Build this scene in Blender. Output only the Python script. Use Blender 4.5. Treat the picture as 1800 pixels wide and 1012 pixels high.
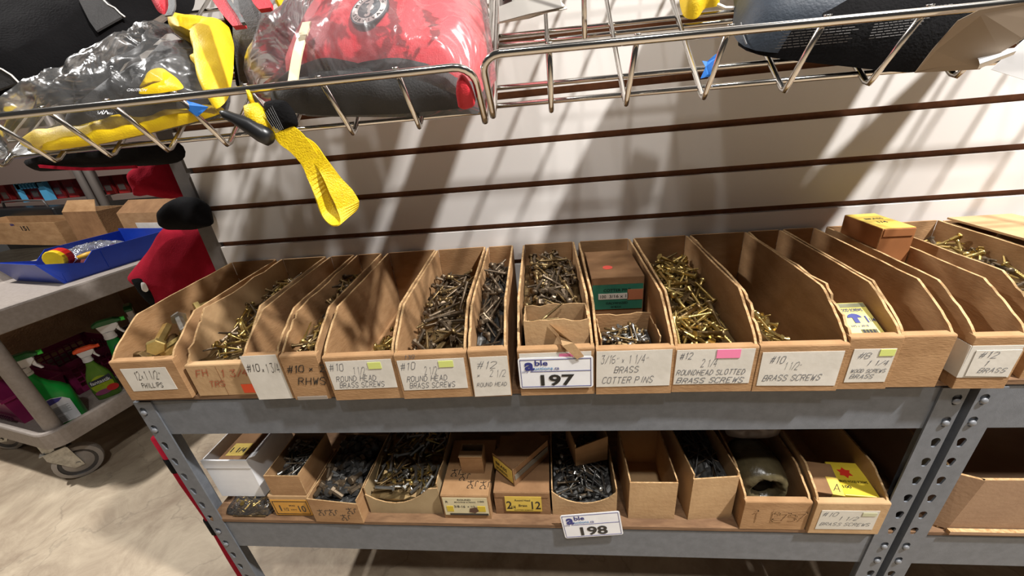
import bpy, bmesh, math, random
from mathutils import Vector, Matrix, noise
from mathutils.bvhtree import BVHTree

scene = bpy.context.scene
COL = scene.collection
for _o in list(bpy.data.objects):
    bpy.data.objects.remove(_o)

# ------------------------------------------------------------------ camera
# z = 0 is the first rivet hole of the shelving post; the floor lies at FLOOR
FLOOR = -0.60
F_PX = 676.0
CAM = Vector((0.680304, -0.441074, 0.392625))
R_RIGHT = Vector((0.99313321, 0.07719278, -0.08790735))
R_DOWN = Vector((-0.04759382, -0.41983276, -0.90635274))
R_FWD = Vector((-0.10687028, 0.90431285, -0.41327596))
cam_data = bpy.data.cameras.new('camera')
cam_data.sensor_width = 36.0
cam_data.lens = F_PX / 1800 * 36.0
cam_data.clip_start = 0.02
cam = bpy.data.objects.new('camera', cam_data)
m3 = Matrix((R_RIGHT, -R_DOWN, -R_FWD)).transposed()
cam.matrix_world = Matrix.Translation(CAM) @ m3.to_4x4()
COL.objects.link(cam)
scene.camera = cam

# ------------------------------------------------------------------ world, lamps, exposure
scene.view_settings.view_transform = 'Standard'
scene.view_settings.look = 'None'
scene.view_settings.exposure = 0.14
scene.view_settings.gamma = 1.0
scene.view_settings.use_curve_mapping = False
world = bpy.data.worlds.new('warehouse')
scene.world = world
world.use_nodes = True
bg = world.node_tree.nodes['Background']
bg.inputs['Color'].default_value = (1.0, 0.95, 0.90, 1)
bg.inputs['Strength'].default_value = 0.042

def ceiling_lamp(name, loc, power, size, color=(1.0, 0.975, 0.945)):
    d = bpy.data.lights.new(name, 'AREA')
    d.shape = 'DISK'
    d.size = size
    d.energy = power
    d.color = color
    o = bpy.data.objects.new(name, d)
    o.location = loc
    COL.objects.link(o)
    return o

ceiling_lamp('ceiling_lamp_offscreen', (2.02, -0.54, 2.20), 135, 0.11)
ceiling_lamp('ceiling_lamp_offscreen', (0.30, -0.90, 2.25), 7.5, 0.12)
ceiling_lamp('ceiling_lamp_offscreen', (-1.50, 0.30, 2.20), 74, 0.12)
ceiling_lamp('ceiling_lamp_offscreen', (1.00, -1.12, 2.30), 25, 0.14)

# ------------------------------------------------------------------ pixel rays (1800 x 1012 frame)
def ray(x, y):
    return R_RIGHT * ((x - 900) / F_PX) + R_DOWN * ((y - 506) / F_PX) + R_FWD
def onY(x, y, Y):
    d = ray(x, y); return CAM + d * ((Y - CAM.y) / d.y)
def onZ(x, y, Z):
    d = ray(x, y); return CAM + d * ((Z - CAM.z) / d.z)
def onX(x, y, X):
    d = ray(x, y); return CAM + d * ((X - CAM.x) / d.x)
def onP(x, y, P, N):
    d = ray(x, y); return CAM + d * ((P - CAM).dot(N) / d.dot(N))

# ------------------------------------------------------------------ materials
def s2l(c):
    c /= 255.0
    return c / 12.92 if c <= 0.04045 else ((c + 0.055) / 1.055) ** 2.4
def rgb(r, g, b):
    return (s2l(r), s2l(g), s2l(b), 1.0)

MATS = {}
def mat(name, c1, c2=None, rough=0.6, metal=0.0, scale=20.0, bump=0.0, bscale=200.0, stretch=(1, 1, 1),
        spec=0.5, coat=0.0, detail=4.0, contrast=(0.35, 0.65), trans=0.0, alpha=1.0, sheen=0.0):
    if name in MATS:
        return MATS[name]
    m = bpy.data.materials.new(name)
    m.use_nodes = True
    nt = m.node_tree
    b = nt.nodes['Principled BSDF']
    b.inputs['Roughness'].default_value = rough
    b.inputs['Metallic'].default_value = metal
    b.inputs['Specular IOR Level'].default_value = spec
    b.inputs['Coat Weight'].default_value = coat
    b.inputs['Transmission Weight'].default_value = trans
    b.inputs['Alpha'].default_value = alpha
    b.inputs['Sheen Weight'].default_value = sheen
    b.inputs['Base Color'].default_value = c1
    if c2 or bump:
        tc = nt.nodes.new('ShaderNodeTexCoord')
        mp = nt.nodes.new('ShaderNodeMapping')
        mp.inputs['Scale'].default_value = stretch
        nt.links.new(tc.outputs['Object'], mp.inputs['Vector'])
    if c2:
        n = nt.nodes.new('ShaderNodeTexNoise')
        n.inputs['Scale'].default_value = scale
        n.inputs['Detail'].default_value = detail
        n.inputs['Roughness'].default_value = 0.65
        nt.links.new(mp.outputs['Vector'], n.inputs['Vector'])
        r = nt.nodes.new('ShaderNodeValToRGB')
        r.color_ramp.elements[0].position = contrast[0]
        r.color_ramp.elements[1].position = contrast[1]
        r.color_ramp.elements[0].color = c1
        r.color_ramp.elements[1].color = c2
        nt.links.new(n.outputs['Fac'], r.inputs['Fac'])
        nt.links.new(r.outputs['Color'], b.inputs['Base Color'])
    if bump:
        n2 = nt.nodes.new('ShaderNodeTexNoise')
        n2.inputs['Scale'].default_value = bscale
        n2.inputs['Detail'].default_value = 3.0
        nt.links.new(mp.outputs['Vector'], n2.inputs['Vector'])
        bp = nt.nodes.new('ShaderNodeBump')
        bp.inputs['Strength'].default_value = bump
        bp.inputs['Distance'].default_value = 0.002
        nt.links.new(n2.outputs['Fac'], bp.inputs['Height'])
        nt.links.new(bp.outputs['Normal'], b.inputs['Normal'])
    MATS[name] = m
    return m

def film_mat(name, tint=(1, 1, 1, 1), haze=0.06, gloss=0.16, scale=28.0):
    """clear crumpled polythene: mostly see-through, glossy creases"""
    if name in MATS:
        return MATS[name]
    m = bpy.data.materials.new(name)
    m.use_nodes = True
    nt = m.node_tree
    nt.nodes.clear()
    out = nt.nodes.new('ShaderNodeOutputMaterial')
    tc = nt.nodes.new('ShaderNodeTexCoord')
    n = nt.nodes.new('ShaderNodeTexNoise')
    n.inputs['Scale'].default_value = scale
    n.inputs['Detail'].default_value = 3
    n.inputs['Distortion'].default_value = 1.2
    nt.links.new(tc.outputs['Object'], n.inputs['Vector'])
    bp = nt.nodes.new('ShaderNodeBump')
    bp.inputs['Strength'].default_value = 1.0
    bp.inputs['Distance'].default_value = 0.010
    nt.links.new(n.outputs['Fac'], bp.inputs['Height'])
    tr = nt.nodes.new('ShaderNodeBsdfTransparent')
    tr.inputs['Color'].default_value = tint
    gl = nt.nodes.new('ShaderNodeBsdfGlossy')
    gl.inputs['Roughness'].default_value = 0.2
    nt.links.new(bp.outputs['Normal'], gl.inputs['Normal'])
    df = nt.nodes.new('ShaderNodeBsdfDiffuse')
    df.inputs['Color'].default_value = (0.85, 0.85, 0.85, 1)
    nt.links.new(bp.outputs['Normal'], df.inputs['Normal'])
    fr = nt.nodes.new('ShaderNodeFresnel')
    fr.inputs['IOR'].default_value = 1.45
    nt.links.new(bp.outputs['Normal'], fr.inputs['Normal'])
    ad = nt.nodes.new('ShaderNodeMath')
    ad.operation = 'MULTIPLY_ADD'
    ad.inputs[1].default_value = 1.0
    ad.inputs[2].default_value = gloss
    ad.use_clamp = True
    nt.links.new(fr.outputs['Fac'], ad.inputs[0])
    mx = nt.nodes.new('ShaderNodeMixShader')
    mx.inputs['Fac'].default_value = haze
    nt.links.new(tr.outputs['BSDF'], mx.inputs[1])
    nt.links.new(df.outputs['BSDF'], mx.inputs[2])
    m2 = nt.nodes.new('ShaderNodeMixShader')
    nt.links.new(ad.outputs['Value'], m2.inputs['Fac'])
    nt.links.new(mx.outputs['Shader'], m2.inputs[1])
    nt.links.new(gl.outputs['BSDF'], m2.inputs[2])
    nt.links.new(m2.outputs['Shader'], out.inputs['Surface'])
    MATS[name] = m
    return m

KRAFT = mat('kraft_card', rgb(148, 112, 76), rgb(174, 137, 98), rough=0.8, scale=9, bump=0.25, bscale=160, stretch=(1, 1, 3), spec=0.25)
KRAFT_D = mat('kraft_card_brown', rgb(124, 91, 62), rgb(150, 114, 80), rough=0.8, scale=9, bump=0.25, bscale=160, spec=0.25)
KRAFT_P = mat('kraft_card_pale', rgb(170, 136, 98), rgb(190, 157, 116), rough=0.8, scale=9, bump=0.25, bscale=160, spec=0.25)
EDGE = mat('kraft_cut_edge', rgb(200, 168, 124), rgb(158, 122, 82), rough=0.85, scale=120, bump=0.6, bscale=300, spec=0.2)
PAPER = mat('white_paper', rgb(200, 194, 182), rgb(216, 210, 199), rough=0.7, scale=15, bump=0.15, bscale=80)
CARDW = mat('white_card', rgb(226, 226, 228), rgb(240, 240, 240), rough=0.55, scale=10, bump=0.1, bscale=60)
INK = mat('pencil_ink', rgb(96, 98, 104), rough=0.6)
INKB = mat('marker_ink', rgb(30, 27, 25), rough=0.5)
INKR = mat('faded_red_ink', rgb(172, 92, 60), rough=0.6)
PRINT = mat('print_black', rgb(16, 16, 18), rough=0.4)
PRINTB = mat('print_navy', rgb(32, 42, 120), rough=0.4)
PRINTC = mat('print_light_blue', rgb(80, 140, 190), rough=0.4)
STEEL = mat('grey_paint_steel', rgb(97, 101, 107), rgb(108, 112, 118), rough=0.5, scale=60, bump=0.12, bscale=900, spec=0.4)
RIVET = mat('zinc_rivet', rgb(122, 124, 128), rough=0.5, metal=0.15)
BOARD = mat('particle_board', rgb(100, 72, 48), rgb(134, 102, 72), rough=0.85, scale=60, bump=0.3, bscale=250, stretch=(0.25, 1, 4))
CHROME = mat('chrome_wire', rgb(212, 208, 202), rough=0.14, metal=1.0)
LAM = mat('cream_laminate', rgb(228, 223, 218), rgb(233, 229, 225), rough=0.42, scale=3, spec=0.4)
MDF = mat('brown_mdf_groove', rgb(104, 62, 34), rgb(120, 74, 42), rough=0.8, scale=80)
BRASS = mat('brass', rgb(206, 184, 120), rgb(176, 148, 84), rough=0.3, metal=0.9, scale=40)
BRASSD = mat('tarnished_brass', rgb(142, 120, 82), rgb(106, 86, 58), rough=0.42, metal=0.8, scale=50)
DARKM = mat('dark_bronze_steel', rgb(122, 106, 86), rgb(90, 78, 64), rough=0.42, metal=0.7, scale=50)
BLACKO = mat('black_oxide_steel', rgb(66, 66, 66), rgb(92, 90, 86), rough=0.45, metal=0.6, scale=60)
ZINC = mat('zinc_steel', rgb(176, 174, 168), rgb(140, 138, 132), rough=0.32, metal=0.9, scale=50)
YELLOW = mat('yellow_nylon', rgb(238, 204, 20), rgb(226, 188, 14), rough=0.55, scale=30, bump=0.25, bscale=500)
WEBY = mat('yellow_webbing', rgb(234, 200, 10), rgb(214, 178, 8), rough=0.5, scale=200, bump=0.5, bscale=700, stretch=(1, 1, 1))
RED = mat('red_nylon', rgb(205, 40, 54), rgb(188, 30, 44), rough=0.6, scale=25, bump=0.3, bscale=600)
REDD = mat('dark_red_fleece', rgb(160, 26, 46), rgb(146, 20, 40), rough=0.95, scale=30, bump=0.4, bscale=500, spec=0.1)
CHAR = mat('charcoal_nylon', rgb(52, 50, 49), rgb(40, 39, 39), rough=0.7, scale=25, bump=0.3, bscale=500)
GREYW = mat('grey_webbing', rgb(104, 104, 104), rgb(86, 86, 86), rough=0.7, scale=160, bump=0.4, bscale=600)
BLACKF = mat('black_fabric', rgb(13, 12, 13), rgb(19, 18, 19), rough=0.95, scale=30, bump=0.4, bscale=400, spec=0.15)
BLACKP = mat('black_plastic', rgb(30, 30, 31), rough=0.35)
SLATE = mat('slate_blue_nylon', rgb(44, 54, 66), rgb(34, 42, 54), rough=0.55, scale=20, bump=0.2, bscale=400)
VELCRO = mat('grey_brown_trim', rgb(112, 100, 90), rgb(96, 86, 78), rough=0.85, scale=90)
TAPE = mat('blue_tape', rgb(38, 110, 200), rgb(46, 122, 212), rough=0.6, scale=60)
TAN = mat('tan_paper', rgb(150, 132, 112), rgb(160, 143, 124), rough=0.75, scale=8)
CARTG = mat('grey_cart_plastic', rgb(152, 142, 134), rgb(140, 130, 122), rough=0.6, scale=80, bump=0.15, bscale=700)
BLUEP = mat('blue_plastic', rgb(22, 52, 150), rgb(26, 60, 164), rough=0.35, scale=10)
GREENP = mat('green_plastic', rgb(22, 160, 60), rgb(18, 148, 54), rough=0.3, scale=8)
GREEND = mat('dark_green_plastic', rgb(14, 96, 36), rough=0.35)
WHITEP = mat('white_plastic', rgb(226, 222, 218), rough=0.35)
PURPLE = mat('violet_label', rgb(70, 64, 150), rough=0.4)
MAGENTA = mat('magenta_plastic', rgb(150, 40, 92), rgb(138, 34, 84), rough=0.4, scale=10)
PINKN = mat('pink_sticky_note', rgb(240, 130, 170), rough=0.6)
GREENN = mat('pale_green_note', rgb(206, 214, 120), rough=0.6)
ORANGE = mat('orange_sticker', rgb(240, 80, 28), rough=0.5)
YLAB = mat('yellow_label', rgb(214, 186, 84), rgb(200, 168, 66), rough=0.65, scale=20)
YCARD = mat('yellow_card', rgb(232, 220, 128), rgb(224, 210, 110), rough=0.5, scale=15)
GREENL = mat('teal_label', rgb(46, 118, 92), rgb(38, 100, 82), rough=0.6, scale=20)
CONC = None

def concrete():
    m = bpy.data.materials.new('concrete_floor')
    m.use_nodes = True
    nt = m.node_tree
    b = nt.nodes['Principled BSDF']
    b.inputs['Roughness'].default_value = 0.55
    tc = nt.nodes.new('ShaderNodeTexCoord')
    n1 = nt.nodes.new('ShaderNodeTexNoise')
    n1.inputs['Scale'].default_value = 5.0
    n1.inputs['Detail'].default_value = 10.0
    n1.inputs['Roughness'].default_value = 0.72
    n1.inputs['Distortion'].default_value = 0.6
    r = nt.nodes.new('ShaderNodeValToRGB')
    e = r.color_ramp.elements
    e[0].position = 0.33; e[0].color = rgb(140, 122, 102)
    e[1].position = 0.68; e[1].color = rgb(192, 176, 152)
    v = nt.nodes.new('ShaderNodeTexVoronoi')
    v.feature = 'DISTANCE_TO_EDGE'
    v.inputs['Scale'].default_value = 2.6
    n3 = nt.nodes.new('ShaderNodeTexNoise')
    n3.inputs['Scale'].default_value = 6.0
    n3.inputs['Detail'].default_value = 6.0
    mixv = nt.nodes.new('ShaderNodeMixRGB')
    mixv.inputs['Fac'].default_value = 0.35
    nt.links.new(tc.outputs['Object'], mixv.inputs[1])
    nt.links.new(n3.outputs['Color'], mixv.inputs[2])
    nt.links.new(tc.outputs['Object'], n3.inputs['Vector'])
    nt.links.new(mixv.outputs['Color'], v.inputs['Vector'])
    cr = nt.nodes.new('ShaderNodeValToRGB')
    cr.color_ramp.elements[0].position = 0.0; cr.color_ramp.elements[0].color = (0.62, 0.62, 0.62, 1)
    cr.color_ramp.elements[1].position = 0.012; cr.color_ramp.elements[1].color = (1, 1, 1, 1)
    mul = nt.nodes.new('ShaderNodeMixRGB')
    mul.blend_type = 'MULTIPLY'
    mul.inputs['Fac'].default_value = 0.6
    nt.links.new(tc.outputs['Object'], n1.inputs['Vector'])
    nt.links.new(n1.outputs['Fac'], r.inputs['Fac'])
    nt.links.new(v.outputs['Distance'], cr.inputs['Fac'])
    nt.links.new(r.outputs['Color'], mul.inputs[1])
    nt.links.new(cr.outputs['Color'], mul.inputs[2])
    nt.links.new(mul.outputs['Color'], b.inputs['Base Color'])
    bp = nt.nodes.new('ShaderNodeBump')
    bp.inputs['Strength'].default_value = 0.2
    bp.inputs['Distance'].default_value = 0.004
    nt.links.new(n1.outputs['Fac'], bp.inputs['Height'])
    nt.links.new(bp.outputs['Normal'], b.inputs['Normal'])
    return m
CONC = concrete()
FILM = film_mat('clear_polythene', haze=0.05, gloss=0.01, scale=13)
FILMR = film_mat('clear_polythene_milky', haze=0.09, gloss=0.01, scale=12)
FILM2 = film_mat('clear_polythene_hazy', haze=0.16, gloss=0.10, scale=34)
FILM3 = film_mat('smoky_polythene', tint=(0.86, 0.83, 0.77, 1), haze=0.03, gloss=0.02, scale=34)

# ------------------------------------------------------------------ mesh building helpers
class MB:
    def __init__(self):
        self.v = []; self.f = []; self.m = []; self.mi = 0
    def add(self, verts, faces, mi=None):
        o = len(self.v)
        self.v += [tuple(p) for p in verts]
        for f in faces:
            self.f.append(tuple(i + o for i in f))
            self.m.append(self.mi if mi is None else mi)
    def box(self, x0, x1, y0, y1, z0, z1, mi=None, M=None):
        vs = [Vector((x, y, z)) for z in (z0, z1) for y in (y0, y1) for x in (x0, x1)]
        if M: vs = [M @ p for p in vs]
        self.add(vs, [(0, 2, 3, 1), (4, 5, 7, 6), (0, 1, 5, 4), (2, 6, 7, 3), (0, 4, 6, 2), (1, 3, 7, 5)], mi)
    def prism(self, pts, ext, mi=None, mi_edge=None):
        """closed 3D polygon pushed along ext"""
        n = len(pts)
        pts = [Vector(p) for p in pts]
        ext = Vector(ext)
        self.add(pts + [p + ext for p in pts], [tuple(range(n))[::-1], tuple(range(n, 2 * n))], mi)
        o = len(self.v) - 2 * n
        for i in range(n):
            j = (i + 1) % n
            self.f.append((o + i, o + j, o + n + j, o + n + i))
            self.m.append(mi_edge if mi_edge is not None else (self.mi if mi is None else mi))
    def tube(self, path, r, n=10, cap=True, mi=None, radii=None):
        path = [Vector(p) for p in path]
        k = len(path)
        base = len(self.v)
        t0 = (path[1] - path[0]).normalized()
        ref = Vector((0, 0, 1)) if abs(t0.z) < 0.9 else Vector((1, 0, 0))
        a = t0.cross(ref).normalized()
        vs = []
        for i, p in enumerate(path):
            if i == 0: t = path[1] - path[0]
            elif i == k - 1: t = path[-1] - path[-2]
            else: t = (path[i + 1] - p).normalized() + (p - path[i - 1]).normalized()
            t.normalize()
            a = (a - t * a.dot(t)).normalized()
            b = t.cross(a)
            rr = radii[i] if radii else r
            for j in range(n):
                w = 2 * math.pi * j / n
                vs.append(p + (a * math.cos(w) + b * math.sin(w)) * rr)
        fs = []
        for i in range(k - 1):
            for j in range(n):
                j2 = (j + 1) % n
                fs.append((i * n + j, i * n + j2, (i + 1) * n + j2, (i + 1) * n + j))
        if cap:
            fs.append(tuple(range(n))[::-1])
            fs.append(tuple((k - 1) * n + j for j in range(n)))
        self.add(vs, fs, mi)
    def rings(self, rings, mis=None, cap0=True, cap1=True):
        """loft over equal-length vertex rings"""
        n = len(rings[0])
        vs = [p for r in rings for p in r]
        o = len(self.v)
        self.v += [tuple(p) for p in vs]
        for i in range(len(rings) - 1):
            for j in range(n):
                j2 = (j + 1) % n
                self.f.append((o + i * n + j, o + i * n + j2, o + (i + 1) * n + j2, o + (i + 1) * n + j))
                self.m.append(mis(i, j) if mis else self.mi)
        if cap0:
            self.f.append(tuple(o + j for j in range(n))[::-1]); self.m.append(mis(0, 0) if mis else self.mi)
        if cap1:
            self.f.append(tuple(o + (len(rings) - 1) * n + j for j in range(n))); self.m.append(mis(len(rings) - 2, 0) if mis else self.mi)
    def mesh(self, name, mats, smooth=False):
        me = bpy.data.meshes.new(name)
        me.from_pydata(self.v, [], self.f)
        mats = mats if isinstance(mats, (list, tuple)) else [mats]
        for x in mats: me.materials.append(x)
        me.polygons.foreach_set('material_index', [min(i, len(mats) - 1) for i in self.m])
        if smooth:
            me.polygons.foreach_set('use_smooth', [True] * len(me.polygons))
        bm = bmesh.new(); bm.from_mesh(me)
        bmesh.ops.recalc_face_normals(bm, faces=bm.faces)
        bm.to_mesh(me); bm.free()
        me.update()
        return me
    def build(self, name, mats, parent=None, smooth=False, bevel=0.0, **tags):
        me = self.mesh(name, mats, smooth)
        o = bpy.data.objects.new(name, me)
        COL.objects.link(o)
        if parent: o.parent = parent
        if bevel:
            b = o.modifiers.new('bevel', 'BEVEL'); b.width = bevel; b.segments = 2; b.limit_method = 'ANGLE'; b.angle_limit = 0.6
        for k, val in tags.items(): o[k] = val
        return o

def tag(o, label, cat, group=None, kind=None):
    o['label'] = label; o['category'] = cat
    if group: o['group'] = group
    if kind: o['kind'] = kind
    return o
def empty(name, loc=(0, 0, 0), rz=0.0, rot=None):
    o = bpy.data.objects.new(name, None)
    o.empty_display_size = 0.03
    o.location = loc
    o.rotation_euler = rot if rot else (0, 0, rz)
    COL.objects.link(o)
    return o
def thing(name, label, cat, loc=(0, 0, 0), rz=0.0, group=None, rot=None):
    return tag(empty(name, loc, rz, rot), label, cat, group)
def struct(o):
    o['kind'] = 'structure'; return o

# ------------------------------------------------------------------ lettering
STROKES = {
 'A': '00 26 40|12 32', 'B': '00 06 36 45 43 33 03|33 42 41 30 00', 'C': '45 36 16 05 01 10 30 41', 'D': '00 06 26 44 42 20 00',
 'E': '40 00 06 46|03 33', 'F': '00 06 46|03 33', 'H': '00 06|40 46|03 43', 'I': '20 26', 'L': '06 00 40', 'M': '00 06 23 46 40',
 'N': '00 06 40 46', 'O': '10 30 41 45 36 16 05 01 10', 'P': '00 06 36 45 44 33 03', 'R': '00 06 36 45 44 33 03|23 40',
 'S': '45 36 16 05 04 42 41 30 10 01', 'T': '20 26|06 46', 'U': '06 01 10 30 41 46', 'W': '06 10 24 30 46', 'X': '00 46|06 40',
 'G': '45 36 16 05 01 10 30 41 43 23', 'V': '06 20 46', 'Y': '06 23 46|23 20', 'K': '00 06|46 03 40', 'Z': '06 46 00 40',
 '0': '10 30 41 45 36 16 05 01 10', '1': '15 26 20', '2': '05 16 36 45 44 00 40', '3': '06 46 24 43 41 30 10 01', '4': '30 36 02 42',
 '5': '46 06 04 34 43 41 30 00', '6': '36 05 01 10 30 41 42 33 03', '7': '06 46 10', '8': '13 04 05 16 36 45 44 33 13 02 01 10 30 41 42 33',
 '9': '43 13 04 05 16 36 45 41 30 10', 'x': '01 34|04 31', '#': '10 26|30 46|02 42|04 44', '/': '00 46', '"': '16 15|36 35', '-': '03 43', '.': '20 21'}
_hr = random.Random(5)
def hand(mb, text, o, u, v, size, w=0.0007, slant=0.30, jit=0.6, aspect=0.62, gap=0.30):
    """handwritten strokes as thin ribbons: o origin (left baseline), u right, v up"""
    o = Vector(o); u = Vector(u); v = Vector(v)
    x = 0.0
    for ch in text:
        if ch == ' ':
            x += size * 0.55; continue
        s = STROKES.get(ch)
        if s:
            sz = size * (0.75 if ch in 'x"' else 1.0)
            dy = _hr.uniform(-0.06, 0.06) * size
            sl = slant + _hr.uniform(-0.08, 0.08)
            for poly in s.split('|'):
                pts = []
                for c in poly.split():
                    px = int(c[0]) / 4 * sz * aspect + _hr.uniform(-1, 1) * jit * 0.06 * size
                    py = int(c[1]) / 6 * sz + _hr.uniform(-1, 1) * jit * 0.06 * size + dy
                    pts.append((x + px + sl * py, py))
                for (a, b) in zip(pts, pts[1:]):
                    dx, dz = b[0] - a[0], b[1] - a[1]
                    L = math.hypot(dx, dz) or 1e-6
                    nx, nz = -dz / L * w / 2, dx / L * w / 2
                    ex, ez = dx / L * w * 0.4, dz / L * w * 0.4
                    q = [(a[0] - ex + nx, a[1] - ez + nz), (a[0] - ex - nx, a[1] - ez - nz), (b[0] + ex - nx, b[1] + ez - nz), (b[0] + ex + nx, b[1] + ez + nz)]
                    mb.add([o + u * p[0] + v * p[1] for p in q], [(0, 1, 2, 3)])
        x += size * (aspect + gap) * (0.78 if ch in 'I1/".' else 1.0)
    return x

_fc = {}
def glyphs(text, bold=0.0):
    key = (text, bold)
    if key not in _fc:
        cu = bpy.data.curves.new('t', 'FONT')
        cu.body = text; cu.size = 1.0; cu.offset = bold; cu.resolution_u = 3
        ob = bpy.data.objects.new('t', cu)
        COL.objects.link(ob)
        bpy.context.view_layer.update()
        ev = ob.evaluated_get(bpy.context.evaluated_depsgraph_get())
        me = bpy.data.meshes.new_from_object(ev)
        vs = [p.co.copy() for p in me.vertices]; fs = [tuple(p.vertices) for p in me.polygons]
        bpy.data.objects.remove(ob); bpy.data.curves.remove(cu); bpy.data.meshes.remove(me)
        _fc[key] = (vs, fs)
    return _fc[key]
def typed(mb, text, o, u, v, size, bold=0.0, width=None, mi=None):
    """printed text, o = left baseline; width squeezes the line to that length"""
    vs, fs = glyphs(text, bold)
    if not vs: return
    o = Vector(o); u = Vector(u); v = Vector(v)
    x0 = min(p.x for p in vs); x1 = max(p.x for p in vs)
    k = (width / ((x1 - x0) * size)) if width else 1.0
    mb.add([o + u * ((p.x - x0) * size * k) + v * (p.y * size) for p in vs], fs, mi)

# ================================================================== SETTING
def build_floor():
    mb = MB(); mb.box(-6, 6, -5, 6, FLOOR - 0.08, FLOOR)
    struct(mb.build('floor', CONC))
build_floor()

WALL_Y = 0.2924
PITCH = 0.0762
G0 = 0.420
def build_slatwall():
    w = MB(); w.box(-0.0235, 2.75, WALL_Y + 0.010, WALL_Y + 0.030, FLOOR, 1.30)
    wall = struct(w.build('wall_back', MDF))
    gh = 0.0056
    me = None
    for j in range(-11, 14):
        zt = G0 - (j - 1) * PITCH - gh
        zb = G0 - j * PITCH + gh
        if zb < FLOOR: zb = FLOOR
        if zt <= zb: continue
        if me is None or abs((zt - zb) - (PITCH - 2 * gh)) > 1e-4:
            s = MB(); s.box(-0.0237, 2.75, 0, 0.010, 0, zt - zb)
            m_ = s.mesh('slat', LAM)
            if abs((zt - zb) - (PITCH - 2 * gh)) < 1e-4: me = m_
        else:
            m_ = me
        o = bpy.data.objects.new('slat', m_)
        o.location = (0, WALL_Y, zb)
        COL.objects.link(o); o.parent = wall
    # steel upright that carries the end of the panel
    u = MB()
    u.box(-0.062, -0.0245, WALL_Y + 0.004, WALL_Y + 0.012, FLOOR, 1.30)
    u.box(-0.062, -0.058, WALL_Y + 0.012, WALL_Y + 0.05, FLOOR, 1.30)
    u.box(-0.0285, -0.0245, WALL_Y + 0.012, WALL_Y + 0.05, FLOOR, 1.30)
    struct(u.build('trim_1', mat('bare_grey_upright', rgb(120, 114, 110), rgb(104, 99, 96), rough=0.4, metal=0.3, scale=15)))
    b = MB(); b.box(-6, 6, 3.6, 3.7, FLOOR, 3.0)
    struct(b.build('wall_far', mat('far_wall_paint', rgb(70, 64, 60), rgb(82, 76, 70), rough=0.9, scale=4)))
build_slatwall()

# ================================================================== SHELVING UNITS
HP = 0.0381
ZU = 0.030      # top of the upper board
ZL = -0.270     # top of the lower board
LEN = 1.20
def keyhole(cx, cz, n=16):
    pts = []
    for i in range(n):
        a = math.pi / 2 + 2 * math.pi * i / n
        s = math.sin(a)
        r = 0.0057 if s > -0.2 else 0.0036
        px, pz = math.cos(a) * r, s * r
        if s <= -0.2: pz = -0.0085 + s * 0.0034
        pts.append((cx + px, cz + pz))
    return pts
def post_mesh(flip):
    """angle post with a keyhole every 38 mm, hole column at x = 0"""
    mb = MB()
    xa, xb = (-0.010, 0.022) if not flip else (-0.022, 0.010)
    t = 0.0022
    ztop = 0.0185
    nz = 17
    for i in range(nz):
        zc = -i * HP
        z1 = zc + HP / 2; z0 = zc - HP / 2
        if i == 0: z1 = ztop
        if z0 < FLOOR: z0 = FLOOR
        inner = keyhole(0, zc + 0.002)
        n = len(inner)
        outer = []
        for (px, pz) in inner:
            dx, dz = px, pz - zc
            L = math.hypot(dx, dz) or 1
            dx, dz = dx / L, dz / L
            k = 1e9
            if dx > 1e-6: k = min(k, xb / dx)
            if dx < -1e-6: k = min(k, xa / dx)
            if dz > 1e-6: k = min(k, (z1 - zc) / dz)
            if dz < -1e-6: k = min(k, (z0 - zc) / dz)
            outer.append((dx * k, zc + dz * k))
        # snap nearest ring points to the cell corners
        for (qx, qz) in ((xa, z0), (xa, z1), (xb, z0), (xb, z1)):
            b = min(range(n), key=lambda q: (outer[q][0] - qx) ** 2 + (outer[q][1] - qz) ** 2)
            outer[b] = (qx, qz)
        for y in (0.0, t):
            vs = [(p[0], y, p[1]) for p in outer] + [(p[0], y, p[1]) for p in inner]
            mb.add(vs, [(k, (k + 1) % n, n + (k + 1) % n, n + k) for k in range(n)])
        vs = [(p[0], 0.0, p[1]) for p in inner] + [(p[0], t, p[1]) for p in inner]
        mb.add(vs, [(k, (k + 1) % n, n + (k + 1) % n, n + k) for k in range(n)])
    for x in (xa, xb):
        mb.add([(x, 0, FLOOR), (x, t, FLOOR), (x, t, ztop), (x, 0, ztop)], [(0, 1, 2, 3)])
    mb.add([(xa, 0, ztop), (xb, 0, ztop), (xb, t, ztop), (xa, t, ztop)], [(0, 1, 2, 3)])
    # side flange, with a small rounded corner
    xs = xa if not flip else xb
    s = 1 if not flip else -1
    mb.box(min(xs, xs + s * t), max(xs, xs + s * t), t, 0.036, FLOOR, ztop)
    return mb.mesh('post', STEEL)
def rivet_mesh():
    mb = MB()
    rr = []
    for (r, y) in ((0.0048, 0.0), (0.0046, -0.0012), (0.0036, -0.0024), (0.0018, -0.0031)):
        rr.append([(r * math.cos(2 * math.pi * k / 12), y, r * math.sin(2 * math.pi * k / 12)) for k in range(12)])
    mb.rings(rr)
    return mb.mesh('rivet', RIVET, True)
POSTS = (post_mesh(False), post_mesh(True))
RIV = rivet_mesh()
def beam(name, parent, x0, x1, y, ztop, h, face=-1):
    """C-section beam with rolled top edge; face = -1 front, +1 rear"""
    t = 0.0018
    prof = [(0, 0), (0, h - 0.004), (0.0012, h - 0.001), (0.004, h), (0.020, h), (0.020, h - t), (0.005, h - t), (t, h - 0.005), (t, t), (0.018, t), (0.018, 0)]
    mb = MB()
    pts = [(x0, y - face * p[0] if face == 1 else y + p[0], ztop - h + p[1]) for p in prof]
    mb.prism(pts, (x1 - x0, 0, 0))
    return mb.build(name, STEEL, parent)
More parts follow.
